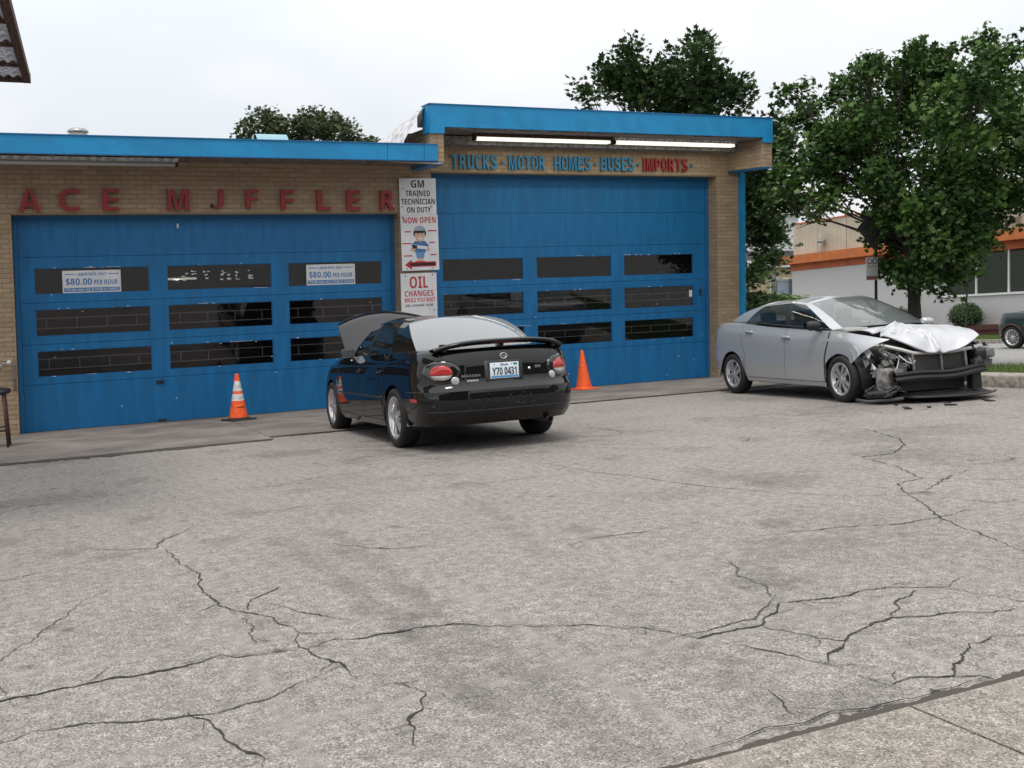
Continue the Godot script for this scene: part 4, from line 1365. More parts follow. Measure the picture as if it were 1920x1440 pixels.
# greenhouse: keys = [belt x, y, z, roof x, y, z, what] from the middle of the windscreen round to the middle of the rear window
func car_cabin(c: Dictionary, root: Node3D, pm: Material, gm: Material, pillar: Material, screens: Material):
	var keys: Array = c.keys
	var cols := []
	for i in keys.size() - 1:
		var a: Array = keys[i]; var b: Array = keys[i + 1]
		var n := 12 if a[6] in ["windshield", "rear_window"] else (10 if a[6] == "side_window" else 4)
		for k in n:
			var t := float(k) / n
			var B := Vector3(a[0], a[1], a[2]).lerp(Vector3(b[0], b[1], b[2]), t)
			var R := Vector3(a[3], a[4], a[5]).lerp(Vector3(b[3], b[4], b[5]), t)
			if a[6] == "windshield":
				B.x = lerpf(a[0], b[0], pow(t, 2.2)); B.y = lerpf(a[1], b[1], t * t); R.x = lerpf(a[3], b[3], pow(t, 2.2)); R.y = lerpf(a[4], b[4], pow(t, 2.4))
			if a[6] == "rear_window":
				var u := 1.0 - t
				B.x = lerpf(b[0], a[0], pow(u, 2.2)); B.y = lerpf(b[1], a[1], u * u); R.x = lerpf(b[3], a[3], pow(u, 2.2)); R.y = lerpf(b[4], a[4], pow(u, 2.4))
			cols.append([B, R, a[6], t, k == 0])
	var z: Array = keys[-1]
	cols.append([Vector3(z[0], z[1], z[2]), Vector3(z[3], z[4], z[5]), "end", 0.0, true])
	var NV := 14
	var g := []
	for i in cols.size():
		var q: Array = cols[i]
		var col := []
		var up: Vector3 = q[1] - q[0]
		var al: Vector3 = cols[mini(i + 1, cols.size() - 1)][0] - cols[maxi(i - 1, 0)][0]
		var nn := up.cross(al).normalized()
		if nn.dot(q[0] * Vector3(0.3, 0, 1) + Vector3(0, 0.5, 0)) < 0: nn = -nn
		if absf(al.z) > absf(al.x) * 0.5: nn = Vector3(nn.x, nn.y, 0).normalized() if q[0].z < 0.02 else nn
		for k in NV + 1:
			var v := float(k) / NV
			col.append((q[0] as Vector3).lerp(q[1], v) + nn * c.bulge * 4.0 * v * (1.0 - v))
		g.append(col)
	var parts := {}
	var put_face := func(nm: String, r: Array, sd: float):
		if not parts.has(nm): parts[nm] = Sh.new(true)
		if sd > 0: parts[nm].quad(r[1], r[0], r[3], r[2])
		else: parts[nm].quad(mirrored(r[0]), mirrored(r[1]), mirrored(r[2]), mirrored(r[3]))
	for sd in [1.0, -1.0]:
		var win := -1
		for i in cols.size() - 1:
			var what: String = cols[i][2]
			if cols[i][4]: win += 1
			for k in NV:
				var nm := what
				if what == "b_pillar": nm = ("pillar" if k == NV - 1 else "b_pillar") + ("_l" if sd < 0 else "_r")
				elif what == "pillar": nm = "pillar" + ("_l" if sd < 0 else "_r")
				elif what == "side_window":
					nm = "side_window%d%s" % [win, "l" if sd < 0 else "r"]
					if k == NV - 1: nm = "pillar" + ("_l" if sd < 0 else "_r")
				elif what == "windshield" or what == "rear_window":
					if k == NV - 1: nm = "pillar" + ("_l" if sd < 0 else "_r")
				elif what == "pillar": nm = "pillar" + ("_l" if sd < 0 else "_r")
				put_face.call(nm, [g[i][k], g[i + 1][k], g[i + 1][k + 1], g[i][k + 1]], sd)
		# roof
		for i in cols.size() - 1:
			for k in 10:
				var f0 := 1.0 - k / 10.0; var f1 := 1.0 - (k + 1) / 10.0
				var r := []
				for q in [[i, f0], [i + 1, f0], [i + 1, f1], [i, f1]]:
					var p: Vector3 = g[q[0]][NV]
					var zr: float = c.roof_z
					r.append(Vector3(p.x, p.y + c.roof_crown * (pow(p.z / zr, 2.0) - pow(p.z * q[1] / zr, 2.0)), p.z * q[1]))
				put_face.call("roof", r, sd)
	for nm in parts:
		if nm.begins_with("side_window"): sput("side_window", parts[nm], gm, root)
		elif nm == "windshield" or nm == "rear_window": sput(nm, parts[nm], screens, root)
		elif nm.begins_with("b_pillar"): sput("door_pillar", parts[nm], pillar, root)
		else: sput(nm.trim_suffix("_l").trim_suffix("_r"), parts[nm], pm, root)

func spoke_poly(r0: float, r1: float, w0: float, w1: float, sweep := 0.0) -> PackedVector2Array:
	var a := PackedVector2Array()
	var n := 5
	for i in n + 1:
		var t := float(i) / n
		var r := lerpf(r0, r1, t)
		a.append(Vector2(r, -lerpf(w0, w1, t)).rotated(sweep * t))
	for i in n + 1:
		var t := 1.0 - float(i) / n
		var r := lerpf(r0, r1, t)
		a.append(Vector2(r, lerpf(w0, w1, t)).rotated(sweep * t))
	return a

# wheel > tyre, rim; outward face towards +z
func wheel(root: Node3D, at: Vector3, sd: float, r: float, rim_r: float, wid: float, style: String, rm: Material, turn := 0.0, steer := 0.0):
	var o := Node3D.new()
	o.name = numbered(root, "wheel")
	o.transform = Transform3D(Basis(Vector3.UP, steer + (0.0 if sd > 0 else PI)) * Basis(Vector3.BACK, turn), at)
	root.add_child(o, true)
	var x := Transform3D(Basis(Vector3.RIGHT, PI / 2), Vector3.ZERO)    # lathe axis y -> z
	var s := Sh.new(true)
	var h := wid / 2
	s.lathe([Vector2(rim_r - 0.02, -h), Vector2(r - 0.05, -h), Vector2(r - 0.015, -h + 0.012), Vector2(r, -h + 0.04), Vector2(r, h - 0.04), Vector2(r - 0.012, h - 0.012), Vector2(r - 0.04, h + 0.004), Vector2(rim_r + 0.02, h), Vector2(rim_r + 0.004, h - 0.012), Vector2(rim_r - 0.02, h - 0.03)], 44, x)
	sput("tyre", s, M.rubber, o)
	s = Sh.new(true)
	s.lathe([Vector2(rim_r - 0.055, -h * 0.2), Vector2(rim_r - 0.035, h - 0.045), Vector2(rim_r - 0.01, h - 0.012), Vector2(rim_r + 0.006, h - 0.004), Vector2(rim_r + 0.008, h - 0.012)], 44, x)
	s.lathe([Vector2(0.0, h - 0.018), Vector2(0.028, h - 0.018), Vector2(0.036, h - 0.026), Vector2(0.065, h - 0.034), Vector2(0.068, h - 0.08)].map(func(v): return v), 24, x)
	s.sm(false)
	var n := 5
	match style:
		"five":
			for k in 5:
				s.prism(spoke_poly(0.045, rim_r - 0.012, 0.032, 0.021), h - 0.052, h - 0.022, Transform3D(Basis(Vector3.BACK, TAU * k / 5.0 + PI / 2), Vector3.ZERO))
		"blades":
			for k in 8:
				s.prism(spoke_poly(0.04, rim_r - 0.010, 0.014, 0.040 if k % 2 == 0 else 0.030, 0.16 * (1 if k % 2 == 0 else -1)), h - 0.045, h - 0.018, Transform3D(Basis(Vector3.BACK, TAU * k / 8.0), Vector3.ZERO))
		_:
			for k in 11:
				s.prism(spoke_poly(0.05, rim_r - 0.01, 0.012, 0.020, 0.55), h - 0.04, h - 0.022, Transform3D(Basis(Vector3.BACK, TAU * k / 11.0), Vector3.ZERO))
	sput("rim", s, rm, o)
	s = Sh.new(true)
	s.lathe([Vector2(0.0, h - 0.053), Vector2(rim_r - 0.022, h - 0.053)], 24, x)
	if style == "five": s.lathe([Vector2(0.0, h - 0.06), Vector2(0.115, h - 0.06), Vector2(0.115, h - 0.08)], 24, x)
	sput("brake_disc", s, M.rubber, o)

func car_common(c: Dictionary, root: Node3D, rim_r: float, style: String, rm: Material):
	# arches, floor, wheels and seats
	for xa in [c.wb * 0.5, -c.wb * 0.5]:
		for sd in [1.0, -1.0]:
			var s := Sh.new(true)
			var rows := [[], []]
			for i in 19:
				var a := -0.25 + (PI + 0.5) * i / 18.0
				var rr: float = c.arch + 0.004
				rows[0].append(Vector3(xa + rr * cos(a), c.wr - 0.02 + rr * sin(a), sd * (c.hw - 0.06)))
				rows[1].append(Vector3(xa + rr * cos(a), c.wr - 0.02 + rr * sin(a), sd * (c.hw - 0.42)))
			s.grid(rows, sd > 0)
			sput("arch_liner", s, M.plastic, root)
	var fl := Sh.new()
	var w: float = c.hw - 0.07
	fl.lohi(Vector3(-c.wb * 0.5 + c.arch, 0.20, -w), Vector3(c.wb * 0.5 - c.arch, 0.30, w))
	fl.lohi(Vector3(c.floor[0], 0.24, -(c.hw - 0.42)), Vector3(c.floor[1], 0.34, c.hw - 0.42))
	sput("underbody", fl, M.plastic, root)

func seats(c: Dictionary, root: Node3D, sm: Material, xs: Array, dash_x: float):
	for q in xs:
		for z in q[1]:
			var s := Sh.new(true)
			s.rbox(Vector3(q[0] + 0.22, 0.50, z), Vector3(0.52, 0.16, q[2]), 0.06)
			s.rbox(Vector3(q[0] - 0.10, 0.80, z), Vector3(0.16, 0.62, q[2]), 0.06, Basis(Vector3.BACK, 0.28))
			s.rbox(Vector3(q[0] - 0.21, 1.155, z), Vector3(0.10, 0.17, 0.26), 0.045, Basis(Vector3.BACK, 0.2))
			sput("seat", s, sm, root)
	var d := Sh.new(true)
	d.rbox(Vector3(dash_x, 0.80, 0), Vector3(0.5, 0.26, 2.0 * c.hw - 0.36), 0.08)
	sput("dashboard", d, M.dark, root)
	var st := Sh.new(true)
	var ring := []
	for i in 21:
		var a := TAU * i / 20.0
		ring.append(Vector3(dash_x - 0.36, 0.90, -0.36) + Basis(Vector3.BACK, -0.4) * Vector3(0, 0.18 * sin(a), 0.18 * cos(a)))
	st.tube(ring, 0.015, 6, false)
	sput("steering_wheel", st, M.dark, root)

func mirror_part(root: Node3D, at: Vector3, sd: float, pm: Material, glassm: Material):
	var o := Node3D.new()
	o.name = numbered(root, "door_mirror")
	o.position = at
	root.add_child(o, true)
	var s := Sh.new(true)
	s.rbox(Vector3(0.035, 0.0, 0.085 * sd), Vector3(0.12, 0.13, 0.20), 0.055, Basis(Vector3.UP, -0.12 * sd))
	s.rbox(Vector3(0.03, -0.055, -0.02 * sd), Vector3(0.07, 0.05, 0.14), 0.022)
	sput("housing", s, pm, o)
	s = Sh.new()
	s.prism(PackedVector2Array([Vector2(-0.085, -0.048), Vector2(0.07, -0.048), Vector2(0.09, -0.02), Vector2(0.085, 0.03), Vector2(0.06, 0.05), Vector2(-0.07, 0.046), Vector2(-0.09, 0.01)]), 0.0, 0.003, Transform3D(Basis(Vector3.UP, -PI / 2 - 0.16 * sd), Vector3(-0.027, 0.0, 0.09 * sd)))
	sput("mirror_glass", s, glassm, o)

func build_black_car():
	var c := {"wb": 2.75, "wr": 0.317, "arch": 0.37, "hw": 0.898, "bow": 0.05, "af": 0.75, "nf": 2.5, "ar": 0.55, "nr": 3.1, "bulge": 0.035, "roof_z": 0.60, "roof_crown": 0.05, "floor": [-2.1, 2.0],
		"sill": v2s([-2.5, 0.27, -1.8, 0.25, -0.9, 0.20, 1.0, 0.20, 1.9, 0.19, 2.3, 0.20]),
		"top": v2s([-2.5, 0.965, -2.2, 0.99, -1.7, 1.0, -1.0, 0.985, 0.2, 0.955, 1.0, 0.91, 1.6, 0.83, 2.1, 0.72, 2.35, 0.62]),
		"crown": v2s([-2.5, 0.035, -1.8, 0.055, 0.0, 0.06, 1.0, 0.06, 2.0, 0.06, 2.35, 0.05]),
		"w": v2s([0.0, 0.855, 0.12, 0.884, 0.38, 0.898, 0.62, 0.895, 0.85, 0.878, 1.0, 0.825]),
		"xf": v2s([0.0, 2.26, 0.3, 2.34, 0.6, 2.33, 1.0, 2.22]),
		"xr": v2s([0.0, -2.36, 0.14, -2.44, 0.32, -2.475, 0.47, -2.465, 0.515, -2.425, 0.56, -2.405, 0.8, -2.39, 0.95, -2.36, 1.0, -2.33]),
		"keys": [[1.08, 0.98, 0.0, 0.12, 1.42, 0.0, "windshield"], [0.62, 0.955, 0.70, -0.02, 1.345, 0.555, "pillar"], [0.52, 0.96, 0.79, -0.07, 1.335, 0.585, "side_window"], [-0.22, 0.965, 0.81, -0.27, 1.352, 0.60, "b_pillar"],
			[-0.30, 0.967, 0.81, -0.35, 1.352, 0.60, "side_window"], [-1.12, 0.99, 0.795, -0.97, 1.335, 0.585, "pillar"], [-1.63, 1.02, 0.68, -1.07, 1.325, 0.555, "rear_window"], [-1.90, 1.052, 0.0, -1.19, 1.385, 0.0, "end"]]}
	var n := Vector3(0, 0.99579, -0.09171)
	var root := thing("parked_sedan", "black sedan with raised hood and rear spoiler, parked nose towards the doors", "car")
	root.transform = car_place(Vector3(3.797, gy(5.034), 5.034), Vector3(-0.005, -0.0917, -0.9958), n, 0.968)
	var pm := paint([0.0025, 0.0027, 0.0036], 0.5, 0.0, 1.0, 0.03)
	pm.metallic_specular = 0.12
	var gm := glass([0.010, 0.014, 0.014], 0.55)
	var rw := glass([0.23, 0.25, 0.265], 0.75)
	rw.metallic_specular = 0.7
	rw.clearcoat_enabled = true
	var keep := func(zone: int, p: Vector3, k: int) -> String:
		var sd := "l" if p.z < 0 else "r"
		if zone == 3:
			if p.x > 0.35: return ""                               # the hood stands open
			return "boot_lid" if p.x < -1.35 and absf(p.z) < 0.62 else ("body" if p.x < -1.0 else "")
		if p.x < -1.96 and p.y < 0.60: return "rear_bumper"
		if p.x < -2.25 and absf(p.z) < 0.62: return "boot_lid"
		if p.x > 1.95 and p.y < 0.62: return "front_bumper"
		if p.x > -0.25 and p.x < 0.93 and p.y > 0.26: return "door_" + sd
		if p.x <= -0.25 and p.x > -1.10 and p.y > 0.26: return "door_2" + sd
		return "body"
	car_shell(c, root, pm, keep)
	car_cabin(c, root, pm, gm, M.plastic, rw)
	car_common(c, root, 0.222, "five", M.alloy)
	for xa in [1.375, -1.375]:
		for sd in [-1.0, 1.0]:
			wheel(root, Vector3(xa, 0.317, 0.775 * sd), sd, 0.317, 0.222, 0.215, "five", M.alloy, 0.35 if xa > 0 else 0.1, 0.0)
	seats(c, root, mat([0.035, 0.033, 0.032], 0.85), [[-0.05, [-0.38, 0.38], 0.5], [-0.95, [-0.36, 0.36], 0.62]], 0.72)
	var sh := Sh.new()
	sh.lohi(Vector3(-1.86, 0.99, -0.62), Vector3(-1.1, 1.01, 0.62))
	sput("parcel_shelf", sh, M.dark, root)
	# seams
	var seam := Sh.new()
	for sd in [1.0, -1.0]:
		side_line(seam, c, v2s([0.90, 0.95, 0.93, 0.7, 0.90, 0.27]), 0.007, sd)
		side_line(seam, c, v2s([-0.26, 0.97, -0.24, 0.6, -0.23, 0.27]), 0.007, sd)
		side_line(seam, c, v2s([-1.14, 0.985, -1.02, 0.80, -0.99, 0.62, -1.08, 0.45, -1.10, 0.30]), 0.007, sd)
		side_line(seam, c, v2s([0.90, 0.27, -1.05, 0.27]), 0.007, sd)
		side_line(seam, c, v2s([-1.80, 0.60, -2.1, 0.605, -2.3, 0.60]), 0.008, sd)
	sput("panel_gap", seam, M.dark, root)
	for sd in [1.0, -1.0]:
		for x in [-0.10, -0.93]:
			var h := Sh.new(true)
			h.rbox(Vector3(x, 0.80, (side_z(c, x, 0.80) + 0.012) * sd), Vector3(0.17, 0.035, 0.03), 0.013)
			sput("door_handle", h, pm, root)
		var ml := Sh.new(true)
		var pts := []
		for i in 25:
			var x := 0.88 - 1.9 * i / 24.0
			pts.append(Vector3(x, 0.52, (side_z(c, x, 0.52) + 0.001) * sd))
		ml.tube(pts, 0.012, 6)
		sput("side_moulding", ml, M.plastic, root)
	mirror_part(root, Vector3(0.40, 1.0, -0.80), -1.0, pm, mat([0.55, 0.6, 0.64], 0.02, 1.0))
	mirror_part(root, Vector3(0.40, 1.0, 0.80), 1.0, pm, mat([0.55, 0.6, 0.64], 0.02, 1.0))
	# rear: bumper lip, lights, plate, badges, spoiler
	var red := paint([0.42, 0.008, 0.010], 0.25)
	var clear := paint([0.30, 0.28, 0.275], 0.2)
	var gloss := paint([0.004, 0.004, 0.004], 0.1)
	for sd in [-1.0, 1.0]:
		var lz: float = 0.655 * sd; var ly := 0.79
		var a := []
		for i in 26: a.append(Vector2(lz - 0.012 * sd + 0.165 * cos(TAU * i / 26.0), ly + 0.005 + 0.118 * sin(TAU * i / 26.0)))
		tail_patch("lamp_surround", c, a, 0.003, gloss, root)
		var o := Node3D.new()
		o.name = numbered(root, "tail_light")
		root.add_child(o, true)
		a = []
		for i in 15: a.append(Vector2(lz + 0.096 * cos(PI * i / 14.0), ly + 0.076 * sin(PI * i / 14.0)))
		a.append(Vector2(lz - 0.098, ly - 0.022)); a.append(Vector2(lz, ly - 0.022)); a.append(Vector2(lz + 0.098, ly - 0.022))
		tail_patch("red_lens", c, a, 0.012, red, o, 0.008)
		a = [Vector2(lz + 0.095, ly - 0.026), Vector2(lz, ly - 0.026), Vector2(lz - 0.095, ly - 0.026)]
		for i in 12: a.append(Vector2(lz - 0.092 * cos(PI * (i + 0.5) / 12.0), ly - 0.026 - 0.048 * sin(PI * (i + 0.5) / 12.0)))
		tail_patch("clear_lens", c, a, 0.011, clear, o, 0.006)
		a = []
		for i in 18: a.append(Vector2(0.535 * sd + 0.039 * cos(TAU * i / 18.0), 0.707 + 0.039 * sin(TAU * i / 18.0)))
		tail_patch("reversing_lamp", c, a, 0.006, paint([0.42, 0.43, 0.45], 0.15, 0.3), root, 0.004)
		var mk := Sh.new()
		side_line(mk, c, v2s([-1.93, 0.525, -2.10, 0.52]), 0.035, sd, 0.004)
		sput("side_reflector", mk, red, root)
	# boot seam from the lamps up to the spoiler
	var bs := Sh.new()
	for sd in [-1.0, 1.0]:
		var pts := [Vector2(0.40, 0.655), Vector2(0.50, 0.74), Vector2(0.56, 0.86), Vector2(0.66, 0.965)]
		for i in pts.size() - 1:
			for q in 5:
				var p: Vector2 = pts[i].lerp(pts[i + 1], q / 5.0); var p2: Vector2 = pts[i].lerp(pts[i + 1], (q + 1) / 5.0)
				var nn := (p2 - p).orthogonal().normalized() * 0.004
				var P := func(v: Vector2): return Vector3(tail_x(c, v.y, v.x) - 0.002, v.y, v.x * sd)
				bs.quad(P.call(p - nn), P.call(p2 - nn), P.call(p2 + nn), P.call(p + nn))
	sput("panel_gap", bs, M.dark, root)
	var rec := []
	for v in [[-0.215, 0.675], [0.175, 0.675], [0.19, 0.70], [0.185, 0.875], [0.165, 0.89], [-0.205, 0.89], [-0.225, 0.875], [-0.23, 0.70]]: rec.append(Vector2(v[0], v[1]))
	tail_patch("plate_recess", c, rec, 0.002, mat([0.02, 0.02, 0.023], 0.35), root)
	var pl := Node3D.new()
	pl.name = numbered(root, "licence_plate")
	pl.transform = Transform3D(Basis(Vector3.UP, -PI / 2), Vector3(-2.408, 0.783, -0.02))
	root.add_child(pl, true)
	var ps := Sh.new(true)
	ps.rbox(Vector3(0, 0, 0), Vector3(0.315, 0.158, 0.006), 0.0025)
	sput("plate", ps, mat([0.66, 0.74, 0.80], 0.35), pl)
	letters("characters", "Y70 0431", Vector3(0, -0.008, 0.0045), 0.265, 0.075, 0.002, mat([0.02, 0.025, 0.06], 0.5), pl)
	letters("state_name", "Illinois", Vector3(0, 0.058, 0.0045), 0.085, 0.022, 0.002, mat([0.06, 0.10, 0.25], 0.5), pl)
	var bx := Sh.new()
	bx.lohi(Vector3(-0.15, -0.074, 0.003), Vector3(0.15, -0.052, 0.0036))
	sput("blue_band", bx, mat([0.10, 0.26, 0.50], 0.5), pl)
	bx = Sh.new()
	bx.lohi(Vector3(0.10, 0.048, 0.003), Vector3(0.14, 0.07, 0.0038))
	sput("sticker", bx, mat([0.02, 0.22, 0.14], 0.5), pl)
	for q in [[-0.11, 0.062], [0.08, 0.062]]:
		var sc := Sh.new(true)
		sc.lathe([Vector2(0.006, 0.0), Vector2(0.0, 0.003)], 8, Transform3D(Basis(Vector3.RIGHT, PI / 2), Vector3(q[0], q[1], 0.003)))
		sput("screw", sc, M.dark, pl)
	var back := Basis(Vector3.UP, -PI / 2)
	var em := Sh.new(true)
	var ring := []
	for i in 25: ring.append(Vector3(tail_x(c, 0.93, 0) - 0.006, 0.928 + 0.027 * sin(TAU * i / 24.0), -0.012 + 0.036 * cos(TAU * i / 24.0)))
	em.tube(ring, 0.006, 6, false)
	em.sm(false).box(Vector3(tail_x(c, 0.93, 0) - 0.008, 0.928, -0.012), Vector3(0.008, 0.015, 0.098))
	sput("emblem", em, M.chrome, root)
	for q in [["model_lettering", "MAXIMA", 0.748, -0.475, -0.275, 0.026, mat([0.30, 0.30, 0.31], 0.35, 0.8)], ["dealer_lettering", "GERALD", 0.700, -0.42, -0.305, 0.019, mat([0.75, 0.75, 0.76], 0.4, 0.3)]]:
		var xa := tail_x(c, q[2], q[3]); var xb := tail_x(c, q[2], q[4])
		var xm := minf((xa + xb) * 0.5, tail_x(c, q[2], (q[3] + q[4]) * 0.5))
		letters(q[0], q[1], Vector3(xm - 0.004, q[2], (q[3] + q[4]) * 0.5), q[4] - q[3], q[5], 0.005, q[6], root, Basis(Vector3.UP, -PI / 2 + atan2(xb - xa, q[4] - q[3])))
	var lk := Sh.new(true)
	lk.lathe([Vector2(0.016, 0.0), Vector2(0.014, 0.006), Vector2(0.0, 0.008)], 14, Transform3D(Basis(Vector3.BACK, PI / 2), Vector3(tail_x(c, 0.785, 0.26) - 0.001, 0.785, 0.262)))
	sput("boot_lock", lk, M.chrome, root)
	var bd := Sh.new()
	bd.box(Vector3(tail_x(c, 0.80, 0.36) - 0.003, 0.80, 0.36), Vector3(0.005, 0.028, 0.07), Basis(Vector3.UP, 0.06))
	sput("badge", bd, mat([0.16, 0.16, 0.17], 0.4, 0.6), root)
	# spoiler
	var sp := Sh.new(true)
	var rows := []
	for i in 33:
		var t := -1.0 + i / 16.0
		var z := 0.715 * t
		var d := pow(absf(t), 4.0)
		var cy := 1.058 - 0.065 * d + 0.014 * (1.0 - t * t)
		var cx := -2.285 - 0.05 * (1.0 - t * t) + 0.10 * d
		var row := []
		for k in 13:
			var a := TAU * k / 12.0
			row.append(Vector3(cx + 0.095 * cos(a), cy + 0.027 * sin(a) - 0.010 * cos(a) + 0.006, z))
		rows.append(row)
	sp.grid(rows, true)
	sput("spoiler", sp, pm, root)
	var su := Sh.new(true)
	for z in [-0.60, 0.0, 0.60]:
		su.rbox(Vector3(-2.27 + 0.07 * absf(z), 1.03, z), Vector3(0.13, 0.085, 0.045), 0.012)
	sput("spoiler_foot", su, pm, root)
	var bl := Sh.new(true)
	bl.rbox(Vector3(-2.402, 1.068, 0.0), Vector3(0.012, 0.02, 0.26), 0.005)
	sput("brake_lamp", bl, mat([0.10, 0.004, 0.008], 0.25), root)
	# lower lip, tow bits, exhaust
	var ex := Sh.new(true)
	ex.tube([Vector3(-1.9, 0.255, 0.45), Vector3(-2.40, 0.25, 0.47)], 0.03, 12, false)
	sput("exhaust", ex, mat([0.12, 0.11, 0.10], 0.5, 0.6), root)
	var ln := Sh.new()
	for i in 40:
		var z0 := -0.80 + 1.6 * i / 40.0; var z1 := z0 + 0.04
		ln.quad(Vector3(tail_x(c, 0.405, z0) - 0.003, 0.403, z0), Vector3(tail_x(c, 0.405, z1) - 0.003, 0.403, z1), Vector3(tail_x(c, 0.412, z1) - 0.003, 0.412, z1), Vector3(tail_x(c, 0.412, z0) - 0.003, 0.412, z0))
	sput("bumper_crease", ln, mat([0.05, 0.05, 0.055], 0.4), root)
	var scf := Sh.new()
	var r := RandomNumberGenerator.new()
	r.seed = 8
	for k in 46:
		var z := r.randf_range(-0.45, 0.62); var y := r.randf_range(0.43, 0.60)
		if k > 36:
			z = r.randf_range(-0.80, -0.72); y = r.randf_range(0.42, 0.58)
		var L := r.randf_range(0.006, 0.035); var w := r.randf_range(0.002, 0.006)
		var e := Vector2(L, r.randf_range(-0.4, 0.4) * L)
		var P := func(a: float, b: float): return Vector3(tail_x(c, b, a) - 0.0022, b, a)
		scf.quad(P.call(z, y), P.call(z + e.x, y + e.y), P.call(z + e.x, y + e.y + w), P.call(z, y + w))
	kind(sput("scratches", scf, mat([0.07, 0.07, 0.075], 0.6), root), "stuff")
	# the raised hood and the open engine bay
	var hd := Node3D.new()
	hd.name = "hood"
	hd.transform = Transform3D(Basis(Vector3.BACK, 0.72), Vector3(1.02, 0.95, 0))
	root.add_child(hd, true)
	for lay_ in [0, 1]:
		var h := Sh.new(true)
		rows = []
		for i in 17:
			var u := i / 16.0
			var row := []
			for j in 21:
				var t := -1.0 + j / 10.0
				var hwid := lerpf(0.72, 0.69, u) - 0.06 * pow(u, 10.0)
				var x := (1.04 - 0.16 * t * t * u) * u - 0.16 * t * t * (1.0 - u)
				var y := 0.055 * (1.0 - t * t) - 0.035 * pow(u, 2.0) - 0.13 * pow(maxf(0.0, (u - 0.74) / 0.26), 2.0) - (0.03 if lay_ else 0.0) - 0.02 * pow(absf(t), 8.0)
				row.append(Vector3(x, y, hwid * t))
			rows.append(row)
		h.grid(rows, lay_ == 0)
		sput("outer_panel" if lay_ == 0 else "inner_panel", h, pm if lay_ == 0 else mat([0.03, 0.03, 0.033], 0.6), hd)
	var rod := Sh.new(true)
	rod.tube([Vector3(1.9, 0.80, 0.55), Vector3(1.62, 1.45, 0.52)], 0.007, 6)
	sput("hood_prop", rod, M.steel, root)
	var eb := Sh.new(true)
	eb.rbox(Vector3(1.55, 0.62, 0.0), Vector3(0.7, 0.34, 0.9), 0.06)
	eb.sm(false).lohi(Vector3(1.0, 0.5, -0.7), Vector3(1.06, 0.92, 0.7))
	sput("engine", eb, M.dark, root)
	var wp := Sh.new(true)
	for z in [-0.45, 0.2]: wp.tube([Vector3(1.06, 0.985, z), Vector3(0.93, 1.055, z + 0.3), Vector3(0.90, 1.075, z + 0.55)], 0.008, 6)
	sput("wiper", wp, M.plastic, root)

func crumple(f: FastNoiseLite, p: Vector2, k: float) -> float:
	return (absf(f.get_noise_2d(p.x, p.y)) - 0.25) * k

